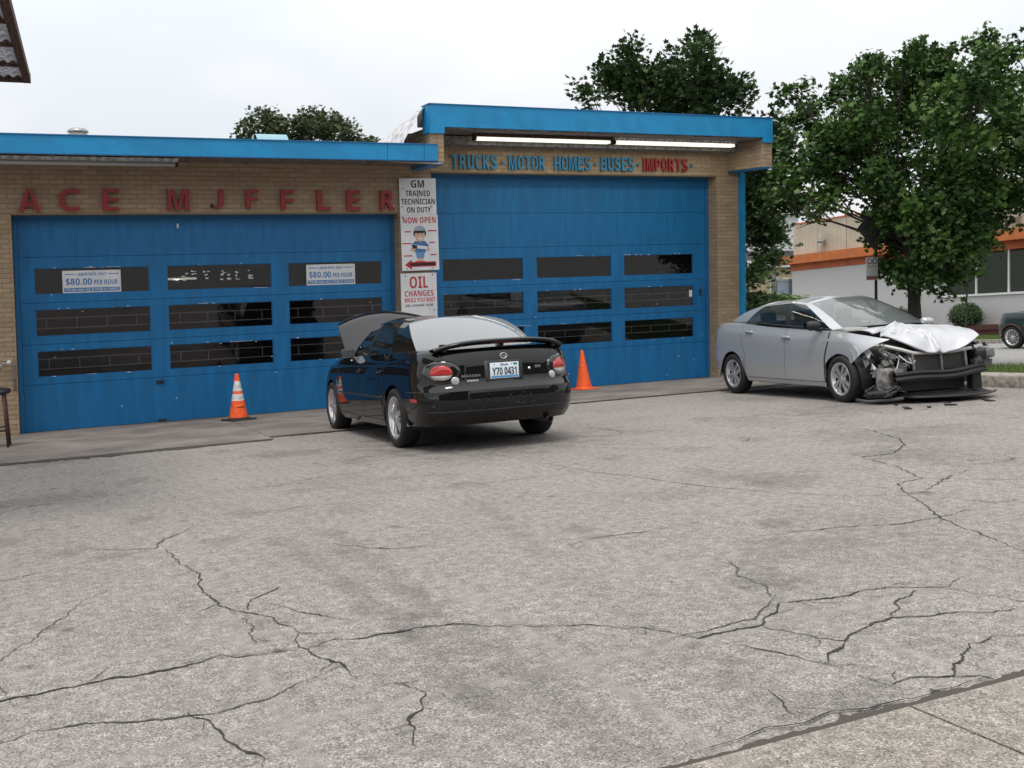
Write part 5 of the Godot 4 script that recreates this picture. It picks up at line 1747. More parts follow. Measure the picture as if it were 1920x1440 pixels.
func build_silver_car():
	var c := {"wb": 2.70, "wr": 0.31, "arch": 0.365, "hw": 0.888, "bow": 0.055, "af": 0.75, "nf": 2.3, "ar": 0.66, "nr": 2.5, "bulge": 0.03, "roof_z": 0.58, "roof_crown": 0.055, "floor": [-2.1, 1.9],
		"sill": v2s([-2.36, 0.34, -1.8, 0.26, -0.9, 0.21, 1.0, 0.205, 1.9, 0.19, 2.3, 0.2]),
		"top": v2s([-2.36, 0.99, -2.1, 1.045, -1.6, 1.075, -1.0, 1.06, -0.3, 1.015, 0.6, 0.965, 1.3, 0.935, 1.7, 0.88, 2.0, 0.80, 2.3, 0.68]),
		"crown": v2s([-2.36, 0.03, -1.8, 0.05, 0.0, 0.05, 1.2, 0.05, 2.3, 0.04]),
		"w": v2s([0.0, 0.835, 0.10, 0.868, 0.40, 0.888, 0.62, 0.885, 0.82, 0.868, 1.0, 0.805]),
		"xf": v2s([0.0, 2.2, 0.3, 2.28, 0.6, 2.28, 1.0, 2.18]),
		"xr": v2s([0.0, -2.20, 0.18, -2.30, 0.4, -2.335, 0.62, -2.32, 0.85, -2.29, 1.0, -2.22]),
		"keys": [[1.42, 1.01, 0.0, 0.44, 1.43, 0.0, "windshield"], [1.18, 0.985, 0.66, 0.30, 1.355, 0.545, "pillar"], [1.10, 0.965, 0.775, 0.22, 1.345, 0.575, "side_window"], [0.19, 1.005, 0.80, 0.045, 1.375, 0.59, "b_pillar"],
			[0.05, 1.01, 0.80, -0.04, 1.378, 0.59, "side_window"], [-1.00, 1.10, 0.775, -0.70, 1.345, 0.58, "pillar"], [-1.62, 1.12, 0.66, -0.92, 1.335, 0.545, "rear_window"], [-1.78, 1.135, 0.0, -1.02, 1.405, 0.0, "end"]]}
	var root := thing("wrecked_sedan", "silver sedan with smashed front and crumpled hood, parked at the garage corner", "car")
	var pitch := -0.012
	root.transform = car_place(Vector3(9.82, gy(5.14) - 0.004, 5.14), Vector3(-0.1062, 0.0800, 0.9911), Vector3(0.0, 0.9966, -0.0815), 0.968)
	var pm := paint([0.43, 0.445, 0.465], 0.36, 0.45, 0.8, 0.06)
	var gm := glass([0.010, 0.016, 0.018], 0.62)
	var wsm := glass([0.20, 0.23, 0.23], 0.45)
	wsm.metallic_specular = 0.8
	wsm.clearcoat_enabled = true
	var torn := FastNoiseLite.new()
	torn.seed = 6; torn.frequency = 4.0
	c.clip = func(y: float, sd: float) -> float:
		return (1.60 + (y - 0.55) * 1.35 + 0.03 * torn.get_noise_2d(y, 0)) if sd > 0 else 1.72
	var keep := func(zone: int, p: Vector3, k: int) -> String:
		var sd := "l" if p.z < 0 else "r"
		if zone == 3:
			return "boot_lid" if p.x < -1.45 and absf(p.z) < 0.62 else ("body" if p.x < -0.8 else "")
		if p.x > (c.clip as Callable).call(p.y, signf(p.z)) + 0.06: return ""
		if p.x > 1.04: return "fender_" + sd
		if p.x < -2.0 and p.y < 0.70: return "rear_bumper"
		if p.x < -2.1 and absf(p.z) < 0.55: return "boot_lid"
		if p.x > 0.11 and p.y > 0.27: return "door_" + sd
		if p.x <= 0.11 and p.x > -1.02 and p.y > 0.27: return "door_2" + sd
		return "body"
	car_shell(c, root, pm, keep)
	car_cabin(c, root, pm, gm, M.plastic, wsm)
	car_common(c, root, 0.212, "blades", M.alloy)
	for xa in [1.35, -1.35]:
		for sd in [-1.0, 1.0]:
			wheel(root, Vector3(xa, 0.305 + (0.02 if xa > 0 else 0.0), 0.775 * sd), sd, 0.31, 0.212, 0.20, "blades", M.alloy, 0.5 if xa > 0 else 0.2, -0.05 if xa > 0 else 0.0)
	seats(c, root, mat([0.10, 0.10, 0.10], 0.85), [[0.05, [-0.36, 0.36], 0.5], [-0.85, [-0.36, 0.36], 0.62]], 0.85)
	# a pale sheet of paper and an airbag on the dash show through the windscreen
	var ab := Sh.new(true)
	ab.rbox(Vector3(0.92, 0.93, 0.34), Vector3(0.30, 0.10, 0.42), 0.045)
	sput("airbag", ab, mat([0.62, 0.62, 0.60], 0.8), root)
	# black triangle and frame round the side windows, seams
	var seam := Sh.new()
	for sd in [1.0, -1.0]:
		side_line(seam, c, v2s([1.10, 0.94, 1.11, 0.80, 1.045, 0.6, 1.02, 0.26]), 0.030 if sd > 0 else 0.008, sd, 0.002)
		side_line(seam, c, v2s([0.12, 0.99, 0.13, 0.6, 0.10, 0.27]), 0.007, sd)
		side_line(seam, c, v2s([-1.04, 1.06, -1.06, 0.85, -0.95, 0.62, -1.00, 0.45, -1.02, 0.30]), 0.007, sd)
		side_line(seam, c, v2s([1.02, 0.27, -0.98, 0.275]), 0.007, sd)
		side_line(seam, c, v2s([-1.75, 0.70, -2.05, 0.72]), 0.007, sd)
	sput("panel_gap", seam, M.dark, root)
	for sd in [1.0, -1.0]:
		for q in [[0.16, 0.875], [-0.83, 0.955]]:
			var h := Sh.new(true)
			h.rbox(Vector3(q[0], q[1], (side_z(c, q[0], q[1]) + 0.018) * sd), Vector3(0.20, 0.035, 0.035), 0.014, Basis(Vector3.BACK, -0.05))
			sput("door_handle", h, pm, root)
			h = Sh.new(true)
			h.rbox(Vector3(q[0], q[1] - 0.02, (side_z(c, q[0], q[1]) - 0.012) * sd), Vector3(0.15, 0.06, 0.035), 0.015)
			sput("handle_recess", h, M.dark, root)
		var tl := Sh.new()
		side_line(tl, c, v2s([-1.98, 0.86, -2.18, 0.88]), 0.15, sd, 0.006)
		sput("tail_light", tl, paint([0.22, 0.008, 0.010], 0.2), root)
		var tri := Sh.new()
		tri.prism(PackedVector2Array([Vector2(1.07, 0.965), Vector2(0.70, 0.985), Vector2(0.84, 1.06)]), 0.0, 0.012, Transform3D(Basis(Vector3.RIGHT, -0.42 * sd), Vector3(0, 0.43 if sd > 0 else 0.43, 0)).translated(Vector3(0, -0.34, (0.40 + 0.0) * sd)))
		var wl := Sh.new(true)
		var pts := []
		for i in 15:
			var t := i / 14.0
			pts.append(Vector3(lerpf(1.10, -1.0, t), lerpf(0.968, 1.098, pow(t, 1.0)) + 0.004, (lerpf(0.782, 0.785, t) + 0.026 * sin(PI * t)) * sd))
		wl.tube(pts, 0.011, 6)
		sput("window_trim", wl, M.plastic, root)
	mirror_part(root, Vector3(0.86, 1.03, 0.83), 1.0, M.plastic, mat([0.05, 0.06, 0.06], 0.05, 1.0))
	mirror_part(root, Vector3(0.93, 1.0, -0.80), -1.0, pm, mat([0.5, 0.55, 0.6], 0.02, 1.0))
	# crumpled hood: a nearly flat rear half, a buckled ridge and a front half folded down
	var f := FastNoiseLite.new()
	f.seed = 19; f.frequency = 2.4; f.fractal_octaves = 3
	var f2 := FastNoiseLite.new()
	f2.seed = 23; f2.frequency = 1.1; f2.fractal_octaves = 2
	var rows := []
	for i in 81:
		var b := i / 80.0
		var row := []
		for j in 65:
			var a := j / 64.0
			var z := lerpf(cr(v2s([0.0, 0.60, 0.12, 0.47, 0.45, 0.42, 1.0, 0.60]), b), -0.66, a)
			# lip: height and reach across the car
			var ly := cr(v2s([0.0, 0.86, 0.14, 0.80, 0.30, 0.685, 0.45, 0.640, 0.55, 0.632, 0.70, 0.665, 0.85, 0.745, 1.0, 0.83]), a)
			var lx := cr(v2s([0.0, 1.80, 0.14, 1.93, 0.30, 2.07, 0.5, 2.16, 0.7, 2.20, 0.85, 2.23, 1.0, 2.21]), a)
			var rx := cr(v2s([0.0, 1.55, 0.2, 1.60, 0.5, 1.72, 1.0, 1.85]), a)
			var ry := cr(v2s([0.0, 0.90, 0.10, 0.955, 0.25, 0.99, 0.6, 0.975, 1.0, 0.925]), a)
			var cx := 1.30 - 0.20 * pow(absf(z) / 0.66, 2.0) + 0.05
			var p: Vector3
			if b < 0.45:
				var t := b / 0.45
				p = Vector3(lerpf(cx, rx, t), lerpf(0.985 - 0.05 * pow(absf(z) / 0.66, 2.0), ry, smoothstep(0, 1, t)), z)
			else:
				var t := (b - 0.45) / 0.55
				p = Vector3(lerpf(rx, lx, pow(t, 0.85)), lerpf(ry, ly, pow(t, 1.6)), lerpf(z, z * (0.86 if z > 0 else 0.90), t))
			var m := smoothstep(0.15, 0.45, b) * (1.0 - 0.55 * a)
			p.y += m * (0.05 * crumple(f, Vector2(b * 0.50 + a * 0.45, a * 0.75), 1.0) * (1.0 - 0.3 * b) + 0.03 * f2.get_noise_2d(b * 1.2, a * 1.4))
			p.x += m * 0.06 * f2.get_noise_2d(b * 1.5 + 7.0, a * 1.6)
			# sharp creases fanning over the struck side
			for q in [[0.02, 0.55, 0.34, 0.34, 0.045, 0.065], [0.08, 0.92, 0.26, 0.46, -0.045, 0.055], [0.24, 0.42, 0.40, 0.80, 0.028, 0.035], [0.16, 0.60, 0.40, 0.66, -0.030, 0.045], [0.50, 0.98, 0.47, 0.74, 0.045, 0.035], [0.34, 0.43, 0.95, 0.47, 0.016, 0.04], [0.05, 0.75, 0.22, 0.72, 0.025, 0.035]]:
				var e0 := Vector2(q[0], q[1]); var e1 := Vector2(q[2], q[3])
				var near := Geometry2D.get_closest_point_to_segment(Vector2(a, b), e0, e1)
				var k: float = maxf(0.0, 1.0 - near.distance_to(Vector2(a, b)) / q[5])
				p += Vector3(0.5, 0.8, 0) * q[4] * k
			row.append(p)
		rows.append(row)
	var hood := Sh.new(true)
	hood.grid(rows)
	var under := []
	for row in rows:
		var q := []
		for p in row: q.append(p + Vector3(-0.012, -0.016, 0))
		under.append(q)
	hood.grid(under, true)
	var n := rows.size() - 1
	for j in 64: hood.quad(under[n][j], rows[n][j], rows[n][j + 1], under[n][j + 1])
	for i in n: hood.quad(under[i][0], rows[i][0], rows[i + 1][0], under[i + 1][0])
	sput("crumpled_hood", hood, paint([0.47, 0.48, 0.51], 0.5, 0.2, 0.25, 0.2), root)
	# what the crash laid bare
	var r := RandomNumberGenerator.new()
	r.seed = 12
	var bay := Sh.new()
	bay.lohi(Vector3(1.12, 0.36, -0.70), Vector3(1.16, 0.93, 0.70))
	bay.lohi(Vector3(1.16, 0.34, -0.78), Vector3(1.86, 0.40, 0.60))
	bay.lohi(Vector3(1.16, 0.40, -0.80), Vector3(1.9, 0.80, -0.72))
	bay.lohi(Vector3(1.16, 0.42, 0.62), Vector3(1.55, 0.80, 0.66))
	sput("engine_bay", bay, M.plastic, root)
	var en := Sh.new(true)
	en.rbox(Vector3(1.52, 0.60, -0.05), Vector3(0.55, 0.36, 0.75), 0.06)
	en.rbox(Vector3(1.62, 0.62, 0.42), Vector3(0.3, 0.2, 0.22), 0.03)
	sput("engine", en, mat([0.05, 0.05, 0.052], 0.5, 0.3), root)
	var rad := Sh.new()
	rad.box(Vector3(2.0, 0.52, 0.06), Vector3(0.03, 0.25, 0.40), Basis(Vector3.UP, -0.05))
	rad.box(Vector3(2.03, 0.535, -0.33), Vector3(0.03, 0.23, 0.34), Basis(Vector3.UP, 0.04))
	sput("radiator", rad, worn([0.10, 0.098, 0.095], 0.6, ntex(0.2, 0.5, 1.0, 256, 2, 61), 6.0, 0.4), root)
	for q in [[2.035, 0.515, -0.145, 0.03], [2.055, 0.53, -0.505, 0.035], [2.02, 0.505, 0.27, 0.02]]:
		var s := Sh.new()
		s.box(Vector3(q[0], q[1], q[2]), Vector3(0.03, 0.25, q[3]), Basis(Vector3.RIGHT, 0.06))
		sput("radiator_bracket", s, M.steel, root)
	var tf := Sh.new(true)
	tf.tube([Vector3(1.70, 0.745, 0.62), Vector3(1.86, 0.735, 0.52), Vector3(1.97, 0.69, 0.40), Vector3(2.02, 0.64, 0.26), Vector3(2.04, 0.63, 0.0), Vector3(2.08, 0.635, -0.3), Vector3(2.06, 0.66, -0.60)], 0.024, 8)
	sput("front_crossmember", tf, mat([0.50, 0.49, 0.48], 0.5, 0.3), root)
	var bar := Sh.new(true)
	rows = []
	for i in 25:
		var t := i / 24.0
		var z := lerpf(0.60, -0.86, t)
		var x := 2.06 + 0.12 * (1.0 - pow(2.0 * t - 1.0, 2.0)) - 0.05 * pow(t, 6.0)
		var y := 0.350 + 0.05 * t + 0.012 * sin(t * 9.0)
		rows.append([Vector3(x - 0.05, y + 0.05, z), Vector3(x + 0.03, y + 0.055, z), Vector3(x + 0.04, y + 0.03, z), Vector3(x + 0.02, y, z), Vector3(x + 0.04, y - 0.03, z), Vector3(x + 0.03, y - 0.06, z), Vector3(x - 0.05, y - 0.06, z), Vector3(x - 0.05, y + 0.05, z)])
	bar.sm(false).grid(rows, true)
	sput("crash_bar", bar, mat([0.010, 0.010, 0.012], 0.6), root)
	# undertray hanging to the ground, its lip curling forward
	var tr := Sh.new(true)
	rows = []
	for i in 9:
		var u := i / 8.0
		var row := []
		for j in 31:
			var t := j / 30.0
			var z := lerpf(0.50, -0.84, t)
			var reach := 2.18 + 0.26 * (1.0 - pow(2.0 * t - 1.0, 2.0))
			row.append(Vector3(lerpf(1.75, reach, u), 0.16 - 0.075 * u + 0.02 * pow(u, 8.0) + 0.012 * f.get_noise_2d(z * 2.0, u * 2.0), z))
		rows.append(row)
	tr.grid(rows, true)
	sput("undertray", tr, mat([0.010, 0.010, 0.011], 0.7), root)
	var lip := Sh.new(true)
	var lp := []
	for j in 21:
		var t := j / 20.0
		lp.append(Vector3(2.18 + 0.26 * (1.0 - pow(2.0 * t - 1.0, 2.0)), 0.105, lerpf(0.50, -0.84, t)))
	lip.tube(lp, 0.014, 6)
	sput("bumper_lip", lip, M.plastic, root)
	var ab2 := Sh.new()
	for q in [[2.06, 0.24, -0.62, 0.10, 0.20, 0.14], [1.92, 0.23, -0.1, 0.08, 0.14, 0.9], [1.95, 0.25, 0.45, 0.2, 0.16, 0.10]]:
		ab2.box(Vector3(q[0], q[1], q[2]), Vector3(q[3], q[4], q[5]))
	sput("bumper_stay", ab2, mat([0.008, 0.008, 0.009], 0.8), root)
	# near corner: washer bottle, torn liner, bent inner wing, wiring
	var wb := Sh.new(true)
	wb.rbox(Vector3(1.92, 0.33, 0.60), Vector3(0.20, 0.28, 0.20), 0.03, Basis(Vector3.UP, 0.2))
	wb.rbox(Vector3(1.88, 0.50, 0.58), Vector3(0.08, 0.10, 0.08), 0.02)
	sput("washer_bottle", wb, worn([0.30, 0.29, 0.275], 0.5, ntex(0.012, 0.6, 1.0, 256, 4, 62), 2.0), root)
	var iw := Sh.new()
	for k in 30:
		var p := Vector3(r.randf_range(1.64, 1.90), r.randf_range(0.34, 0.74), r.randf_range(0.52, 0.74))
		var q := []
		for m in 4: q.append(p + Vector3(r.randf_range(-0.09, 0.09), r.randf_range(-0.09, 0.09), r.randf_range(-0.05, 0.05)))
		iw.tri(q[0], q[1], q[2]); iw.tri(q[0], q[2], q[3])
	sput("torn_inner_wing", iw, mat([0.42, 0.42, 0.41], 0.45, 0.4), root)
	var iw2 := Sh.new()
	for k in 26:
		var p := Vector3(r.randf_range(1.70, 2.02), r.randf_range(0.40, 0.66), r.randf_range(0.26, 0.60))
		iw2.box(p, Vector3(r.randf_range(0.03, 0.10), r.randf_range(0.02, 0.09), r.randf_range(0.03, 0.10)), Basis.from_euler(Vector3(r.randf() * 3, r.randf() * 3, r.randf() * 3)))
	sput("broken_lamp_mounting", iw2, mat([0.09, 0.088, 0.085], 0.5), root)
	var st := Sh.new(true)
	st.tube([Vector3(1.74, 0.72, 0.55), Vector3(1.86, 0.60, 0.53), Vector3(1.92, 0.50, 0.50)], 0.026, 8)
	sput("bent_strut", st, M.steel, root)
	st = Sh.new(true)
	st.tube([Vector3(1.98, 0.60, 0.30), Vector3(2.02, 0.42, 0.24)], 0.014, 6)
	sput("bent_strut", st, M.steel, root)
	for q in [[Vector3(1.80, 0.70, 0.56), Vector3(1.93, 0.58, 0.40), Vector3(1.97, 0.50, 0.46), Vector3(1.99, 0.43, 0.50)], [Vector3(1.95, 0.62, 0.42), Vector3(2.01, 0.54, 0.36), Vector3(2.02, 0.50, 0.26), Vector3(2.0, 0.55, 0.22)], [Vector3(1.96, 0.45, 0.55), Vector3(2.03, 0.36, 0.60), Vector3(2.03, 0.27, 0.62), Vector3(1.98, 0.20, 0.55)]]:
		var s := Sh.new(true)
		s.tube(q, 0.008, 6)
		sput("wire", s, M.sign if q[0].y > 0.5 else M.plastic, root)
	var sl := Sh.new(true)
	var loop := []
	for i in 13: loop.append(Vector3(2.04 + 0.015 * sin(i * 1.0), 0.38 + 0.055 * sin(TAU * i / 12.0), 0.60 + 0.05 * cos(TAU * i / 12.0)))
	sl.tube(loop, 0.009, 6, false)
	sput("hose", sl, M.plastic, root)
	var lb := Sh.new(true)
	lb.rbox(Vector3(1.92, 0.15, 0.70), Vector3(0.34, 0.12, 0.22), 0.05, Basis.from_euler(Vector3(0.2, 0.5, 0.1)))
	sput("fog_lamp_cover", lb, M.plastic, root)
	var shd := Sh.new()
	for k in 22:
		var p := Vector3(r.randf_range(1.75, 2.15), r.randf_range(0.07, 0.24), r.randf_range(0.50, 0.84))
		shd.box(p, Vector3(r.randf_range(0.03, 0.16), 0.008, r.randf_range(0.02, 0.06)), Basis.from_euler(Vector3(r.randf_range(-0.7, 0.7), r.randf() * 3, r.randf_range(-0.7, 0.7))))
	sput("bumper_shards", shd, mat([0.07, 0.07, 0.075], 0.4), root)
	var cut := Sh.new(true)
	cut.tube([Vector3(1.70, 0.075, 0.90), Vector3(1.86, 0.06, 0.87), Vector3(2.04, 0.075, 0.74), Vector3(2.16, 0.10, 0.56)], 0.022, 6)
	sput("torn_bumper_edge", cut, mat([0.06, 0.06, 0.064], 0.5), root)
	# far corner: headlamp knocked loose
	var hl := Node3D.new()
	hl.name = "headlight"
	hl.position = Vector3(2.10, 0.60, -0.80)
	root.add_child(hl, true)
	var s1 := Sh.new(true)
	s1.rbox(Vector3.ZERO, Vector3(0.20, 0.15, 0.10), 0.035, Basis(Vector3.UP, 0.5))
	sput("lens", s1, paint([0.16, 0.18, 0.185], 0.12, 0.2), hl)
	s1 = Sh.new(true)
	s1.rbox(Vector3(-0.07, -0.02, 0.08), Vector3(0.22, 0.14, 0.22), 0.04)
	sput("lamp_housing", s1, M.plastic, hl)
	var br := Sh.new()
	for k in 12:
		var p := Vector3(r.randf_range(1.98, 2.12), r.randf_range(0.46, 0.74), r.randf_range(-0.84, -0.52))
		br.box(p, Vector3(r.randf_range(0.04, 0.12), r.randf_range(0.02, 0.08), r.randf_range(0.03, 0.10)), Basis.from_euler(Vector3(r.randf() * 3, r.randf() * 3, r.randf() * 3)))
	sput("broken_lamp_mounting", br, mat([0.12, 0.12, 0.12], 0.4, 0.3), root)
	# bits on the ground
	var gr := thing("crash_debris", "small black plastic scraps on the asphalt under the wrecked silver sedan", "debris", Vector3(9.3, 0, 7.4))
	for k in 9:
		var s := Sh.new()
		var x := r.randf_range(-0.9, 0.9); var z := r.randf_range(-0.25, 0.35)
		s.box(Vector3(x, gy(7.4 + z) + 0.012, z), Vector3(r.randf_range(0.04, 0.20), 0.012, r.randf_range(0.02, 0.07)), Basis(Vector3.UP, r.randf() * 3))
		sput("scrap", s, M.plastic, gr)

func build_teal_car():
	var c := {"wb": 2.45, "wr": 0.295, "arch": 0.34, "hw": 0.84, "bow": 0.05, "af": 0.7, "nf": 2.6, "ar": 0.5, "nr": 2.8, "bulge": 0.03, "roof_z": 0.56, "roof_crown": 0.05, "floor": [-1.7, 1.7],
		"sill": v2s([-2.0, 0.34, -1.5, 0.26, -0.8, 0.2, 1.0, 0.2, 2.1, 0.22]),
		"top": v2s([-2.0, 0.86, -1.8, 0.90, -1.3, 0.92, 0.0, 0.90, 1.0, 0.87, 1.6, 0.78, 2.1, 0.62]),
		"crown": v2s([-2.0, 0.03, 0.0, 0.05, 2.1, 0.04]),
		"w": v2s([0.0, 0.79, 0.15, 0.83, 0.45, 0.84, 0.8, 0.825, 1.0, 0.78]),
		"xf": v2s([0.0, 2.05, 0.4, 2.1, 1.0, 2.0]),
		"xr": v2s([0.0, -1.80, 0.2, -1.86, 0.5, -1.86, 0.6, -1.82, 1.0, -1.74]),
		"keys": [[0.95, 0.91, 0.0, 0.15, 1.38, 0.0, "windshield"], [0.6, 0.90, 0.66, 0.05, 1.31, 0.53, "pillar"], [0.5, 0.90, 0.75, 0.0, 1.30, 0.56, "side_window"], [-0.25, 0.905, 0.76, -0.28, 1.315, 0.57, "b_pillar"],
			[-0.32, 0.905, 0.76, -0.35, 1.315, 0.57, "side_window"], [-0.72, 0.92, 0.75, -0.45, 1.30, 0.56, "pillar"], [-1.0, 0.95, 0.62, -0.55, 1.295, 0.53, "rear_window"], [-1.12, 0.965, 0.0, -0.62, 1.345, 0.0, "end"]]}
	var root := thing("parked_car", "dark teal sedan with rusty wheel arch parked across the side street", "car")
	var za := -2.08 + 1.225
	root.transform = car_place(Vector3(22.2 + 0.84, gy(za) - 0.03, za), Vector3(0.0, 0.0917, 0.9958), Vector3(0, 0.9958, -0.0917), 1.0)
	var pm := paint([0.006, 0.022, 0.026], 0.45, 0.0, 0.5, 0.1)
	car_shell(c, root, pm, func(zone: int, p: Vector3, k: int) -> String:
		if zone == 3: return "body" if p.x < -0.45 or p.x > 0.3 else ""
		if p.x < -1.5 and p.y < 0.56: return "rear_bumper"
		if p.x > -0.25 and p.x < 0.85 and p.y > 0.27: return "door_l" if p.z < 0 else "door_r"
		return "body")
	car_cabin(c, root, pm, glass([0.01, 0.014, 0.014], 0.5), M.plastic, glass([0.02, 0.025, 0.025], 0.5))
	car_common(c, root, 0.20, "swirl", M.alloy)
	for xa in [1.225, -1.225]:
		for sd in [-1.0, 1.0]:
			wheel(root, Vector3(xa, 0.295, 0.74 * sd), sd, 0.295, 0.20, 0.18, "swirl", M.alloy)
	var ru := Sh.new(true)
	var pts := []
	for i in 15:
		var a := 0.5 + 1.9 * i / 14.0
		var x := -1.225 + 0.352 * cos(a); var y := 0.275 + 0.352 * sin(a)
		pts.append(Vector3(x, y, side_z(c, x, y) + 0.0))
	ru.tube(pts, 0.018, 6)
	sput("rusty_arch", ru, mat([0.11, 0.045, 0.035], 0.8), root)
	seats(c, root, M.dark, [[-0.05, [-0.34, 0.34], 0.48]], 0.62)

# ------------------------------------------------------------------ trees and what stands beyond
func leaf_clump(sd: int, n: int, spread: float, size: float) -> ArrayMesh:
	var s := Sh.new()
	var r := RandomNumberGenerator.new()
	r.seed = sd
	for k in n:
		var o := Vector3(r.randfn(0, 1), r.randfn(0, 0.8), r.randfn(0, 1)) * spread * 0.5
		var b := Basis.from_euler(Vector3(r.randf_range(-1.1, 0.5), r.randf() * TAU, r.randf_range(-0.7, 0.7)))
		var L := size * r.randf_range(0.7, 1.2)
		# five pointed lobes fanned from the stalk, the halves folded a little
		for q in [[0.0, 1.0, 0.24], [0.75, 0.86, 0.22], [-0.75, 0.86, 0.22], [1.55, 0.55, 0.2], [-1.55, 0.55, 0.2]]:
			var d := Vector3(sin(q[0]), 0.10 * absf(sin(q[0])), cos(q[0]))
			var e := Vector3(cos(q[0]), 0, -sin(q[0]))
			var base := o
			var m1: Vector3 = o + b * ((d * q[1] * 0.55 + e * q[2]) * L)
			var m2: Vector3 = o + b * ((d * q[1] * 0.55 - e * q[2]) * L)
			var tip: Vector3 = o + b * (d * q[1] * L + Vector3(0, -0.08 * L, 0))
			s.tri(base, m1, tip)
			s.tri(base, tip, m2)
	return s.mesh()

func tree(o: Node3D, base: Vector3, blobs: Array, trunk_r: float, per: float, leaf: float, sd: int, cols: Array, fork: float):
	var r := RandomNumberGenerator.new()
	r.seed = sd
	# trunk and limbs
	var cen := Vector3()
	for q in blobs: cen += Vector3(q[0], q[1], q[2])
	cen /= blobs.size()
	var top := Vector3(lerpf(base.x, cen.x, 0.5), lerpf(base.y, cen.y, fork), lerpf(base.z, cen.z, 0.5))
	var tr := Sh.new(true)
	var pts := []
	var rad := []
	for i in 9:
		var t := i / 8.0
		pts.append(base.lerp(top, t) + Vector3(r.randfn(0, 0.02), 0, r.randfn(0, 0.02)) - o.position)
		rad.append(trunk_r * (1.0 + 0.5 * pow(1.0 - t, 6.0)) * lerpf(1.0, 0.8, t))
	tr.tube(pts, rad, 12)
	sput("trunk", tr, M.bark, o)
	for q in blobs:
		var c := Vector3(q[0], q[1], q[2])
		var lb := Sh.new(true)
		var p := []
		var rr := []
		var start := top.lerp(base, r.randf_range(0.0, 0.16))
		var mid := start.lerp(c, 0.5) + Vector3(r.randfn(0, 0.15), 0.18, r.randfn(0, 0.15))
		for i in 7:
			var t := i / 6.0
			p.append(start.lerp(mid, t).lerp(mid.lerp(c, t), t) - o.position)
			rr.append(lerpf(trunk_r * 0.26, 0.010, pow(t, 0.7)))
		lb.tube(p, rr, 6, false)
		for k in 5:
			var e: Vector3 = c + Vector3(r.randfn(0, 1), r.randfn(0, 0.8), r.randfn(0, 1)).normalized() * q[3] * 0.95
			var f: Vector3 = p[4 + k % 3] + o.position
			lb.tube([f - o.position, f.lerp(e, 0.5) + Vector3(0, 0.06, 0) - o.position, e - o.position], [0.018, 0.011, 0.004], 5, false)
		sput("limb", lb, M.bark, o)
	# leaves in clumps gathered at the outside of each mass
	var m := mat([1, 1, 1], 0.55)
	m.vertex_color_use_as_albedo = true
	m.backlight_enabled = true
	m.metallic_specular = 0.3
	m.backlight = Color(0.24, 0.30, 0.10)
	var places := []
	for q in blobs:
		# sprays of leaves at the ends of the twigs, a few more inside
		q = [q[0], q[1], q[2], q[3] * 0.86]
		var sprays := int(16.0 * pow(q[3] / 0.6, 2.0)) + 4
		var n := int(per * pow(q[3], 2.0)) + 10
		for spray in sprays:
			var d := Vector3(r.randfn(0, 1), r.randfn(0, 1), r.randfn(0, 1)).normalized()
			var e: Vector3 = Vector3(q[0], q[1], q[2]) + d * q[3] * (0.45 + 0.55 * pow(r.randf(), 0.5)) * Vector3(1, 0.9, 1)
			var out := (d + Vector3(0, 0.35, 0)).normalized()
			var L: float = 0.10 + 0.22 * q[3]
			for k in maxi(3, n / sprays):
				var t := r.randf()
				places.append(e + out * L * (t - 0.5) * 1.6 + Vector3(r.randfn(0, 1), r.randfn(0, 0.7), r.randfn(0, 1)) * L * 0.40 * (1.15 - t))
	for v in 1:
		var mm := MultiMesh.new()
		mm.transform_format = MultiMesh.TRANSFORM_3D
		mm.use_colors = true
		mm.mesh = leaf_clump(sd * 10 + v, 7, leaf * 2.3, leaf)
		var mine := []
		for i in places.size():
			if true: mine.append(places[i])
		mm.instance_count = mine.size()
		var f := FastNoiseLite.new()
		f.seed = sd; f.frequency = 0.9
		for i in mine.size():
			var b := Basis.from_euler(Vector3(r.randf_range(-0.5, 0.5), r.randf() * TAU, r.randf_range(-0.5, 0.5))).scaled(Vector3.ONE * r.randf_range(0.75, 1.25))
			mm.set_instance_transform(i, Transform3D(b, mine[i] - o.position))
			var k := clampf(0.5 + 0.6 * f.get_noise_3dv(mine[i]) + 0.22 * r.randfn(0, 1), 0, 1)
			var cc: Color = (cols[0] as Color).lerp(cols[1], k)
			if r.randf() < 0.06: cc = cols[2]
			mm.set_instance_color(i, cc)
		var mi := MultiMeshInstance3D.new()
		mi.name = numbered(o, "crown")
		mi.set_meta("kind", "stuff")
		mi.multimesh = mm
		mi.material_override = m
		o.add_child(mi, true)

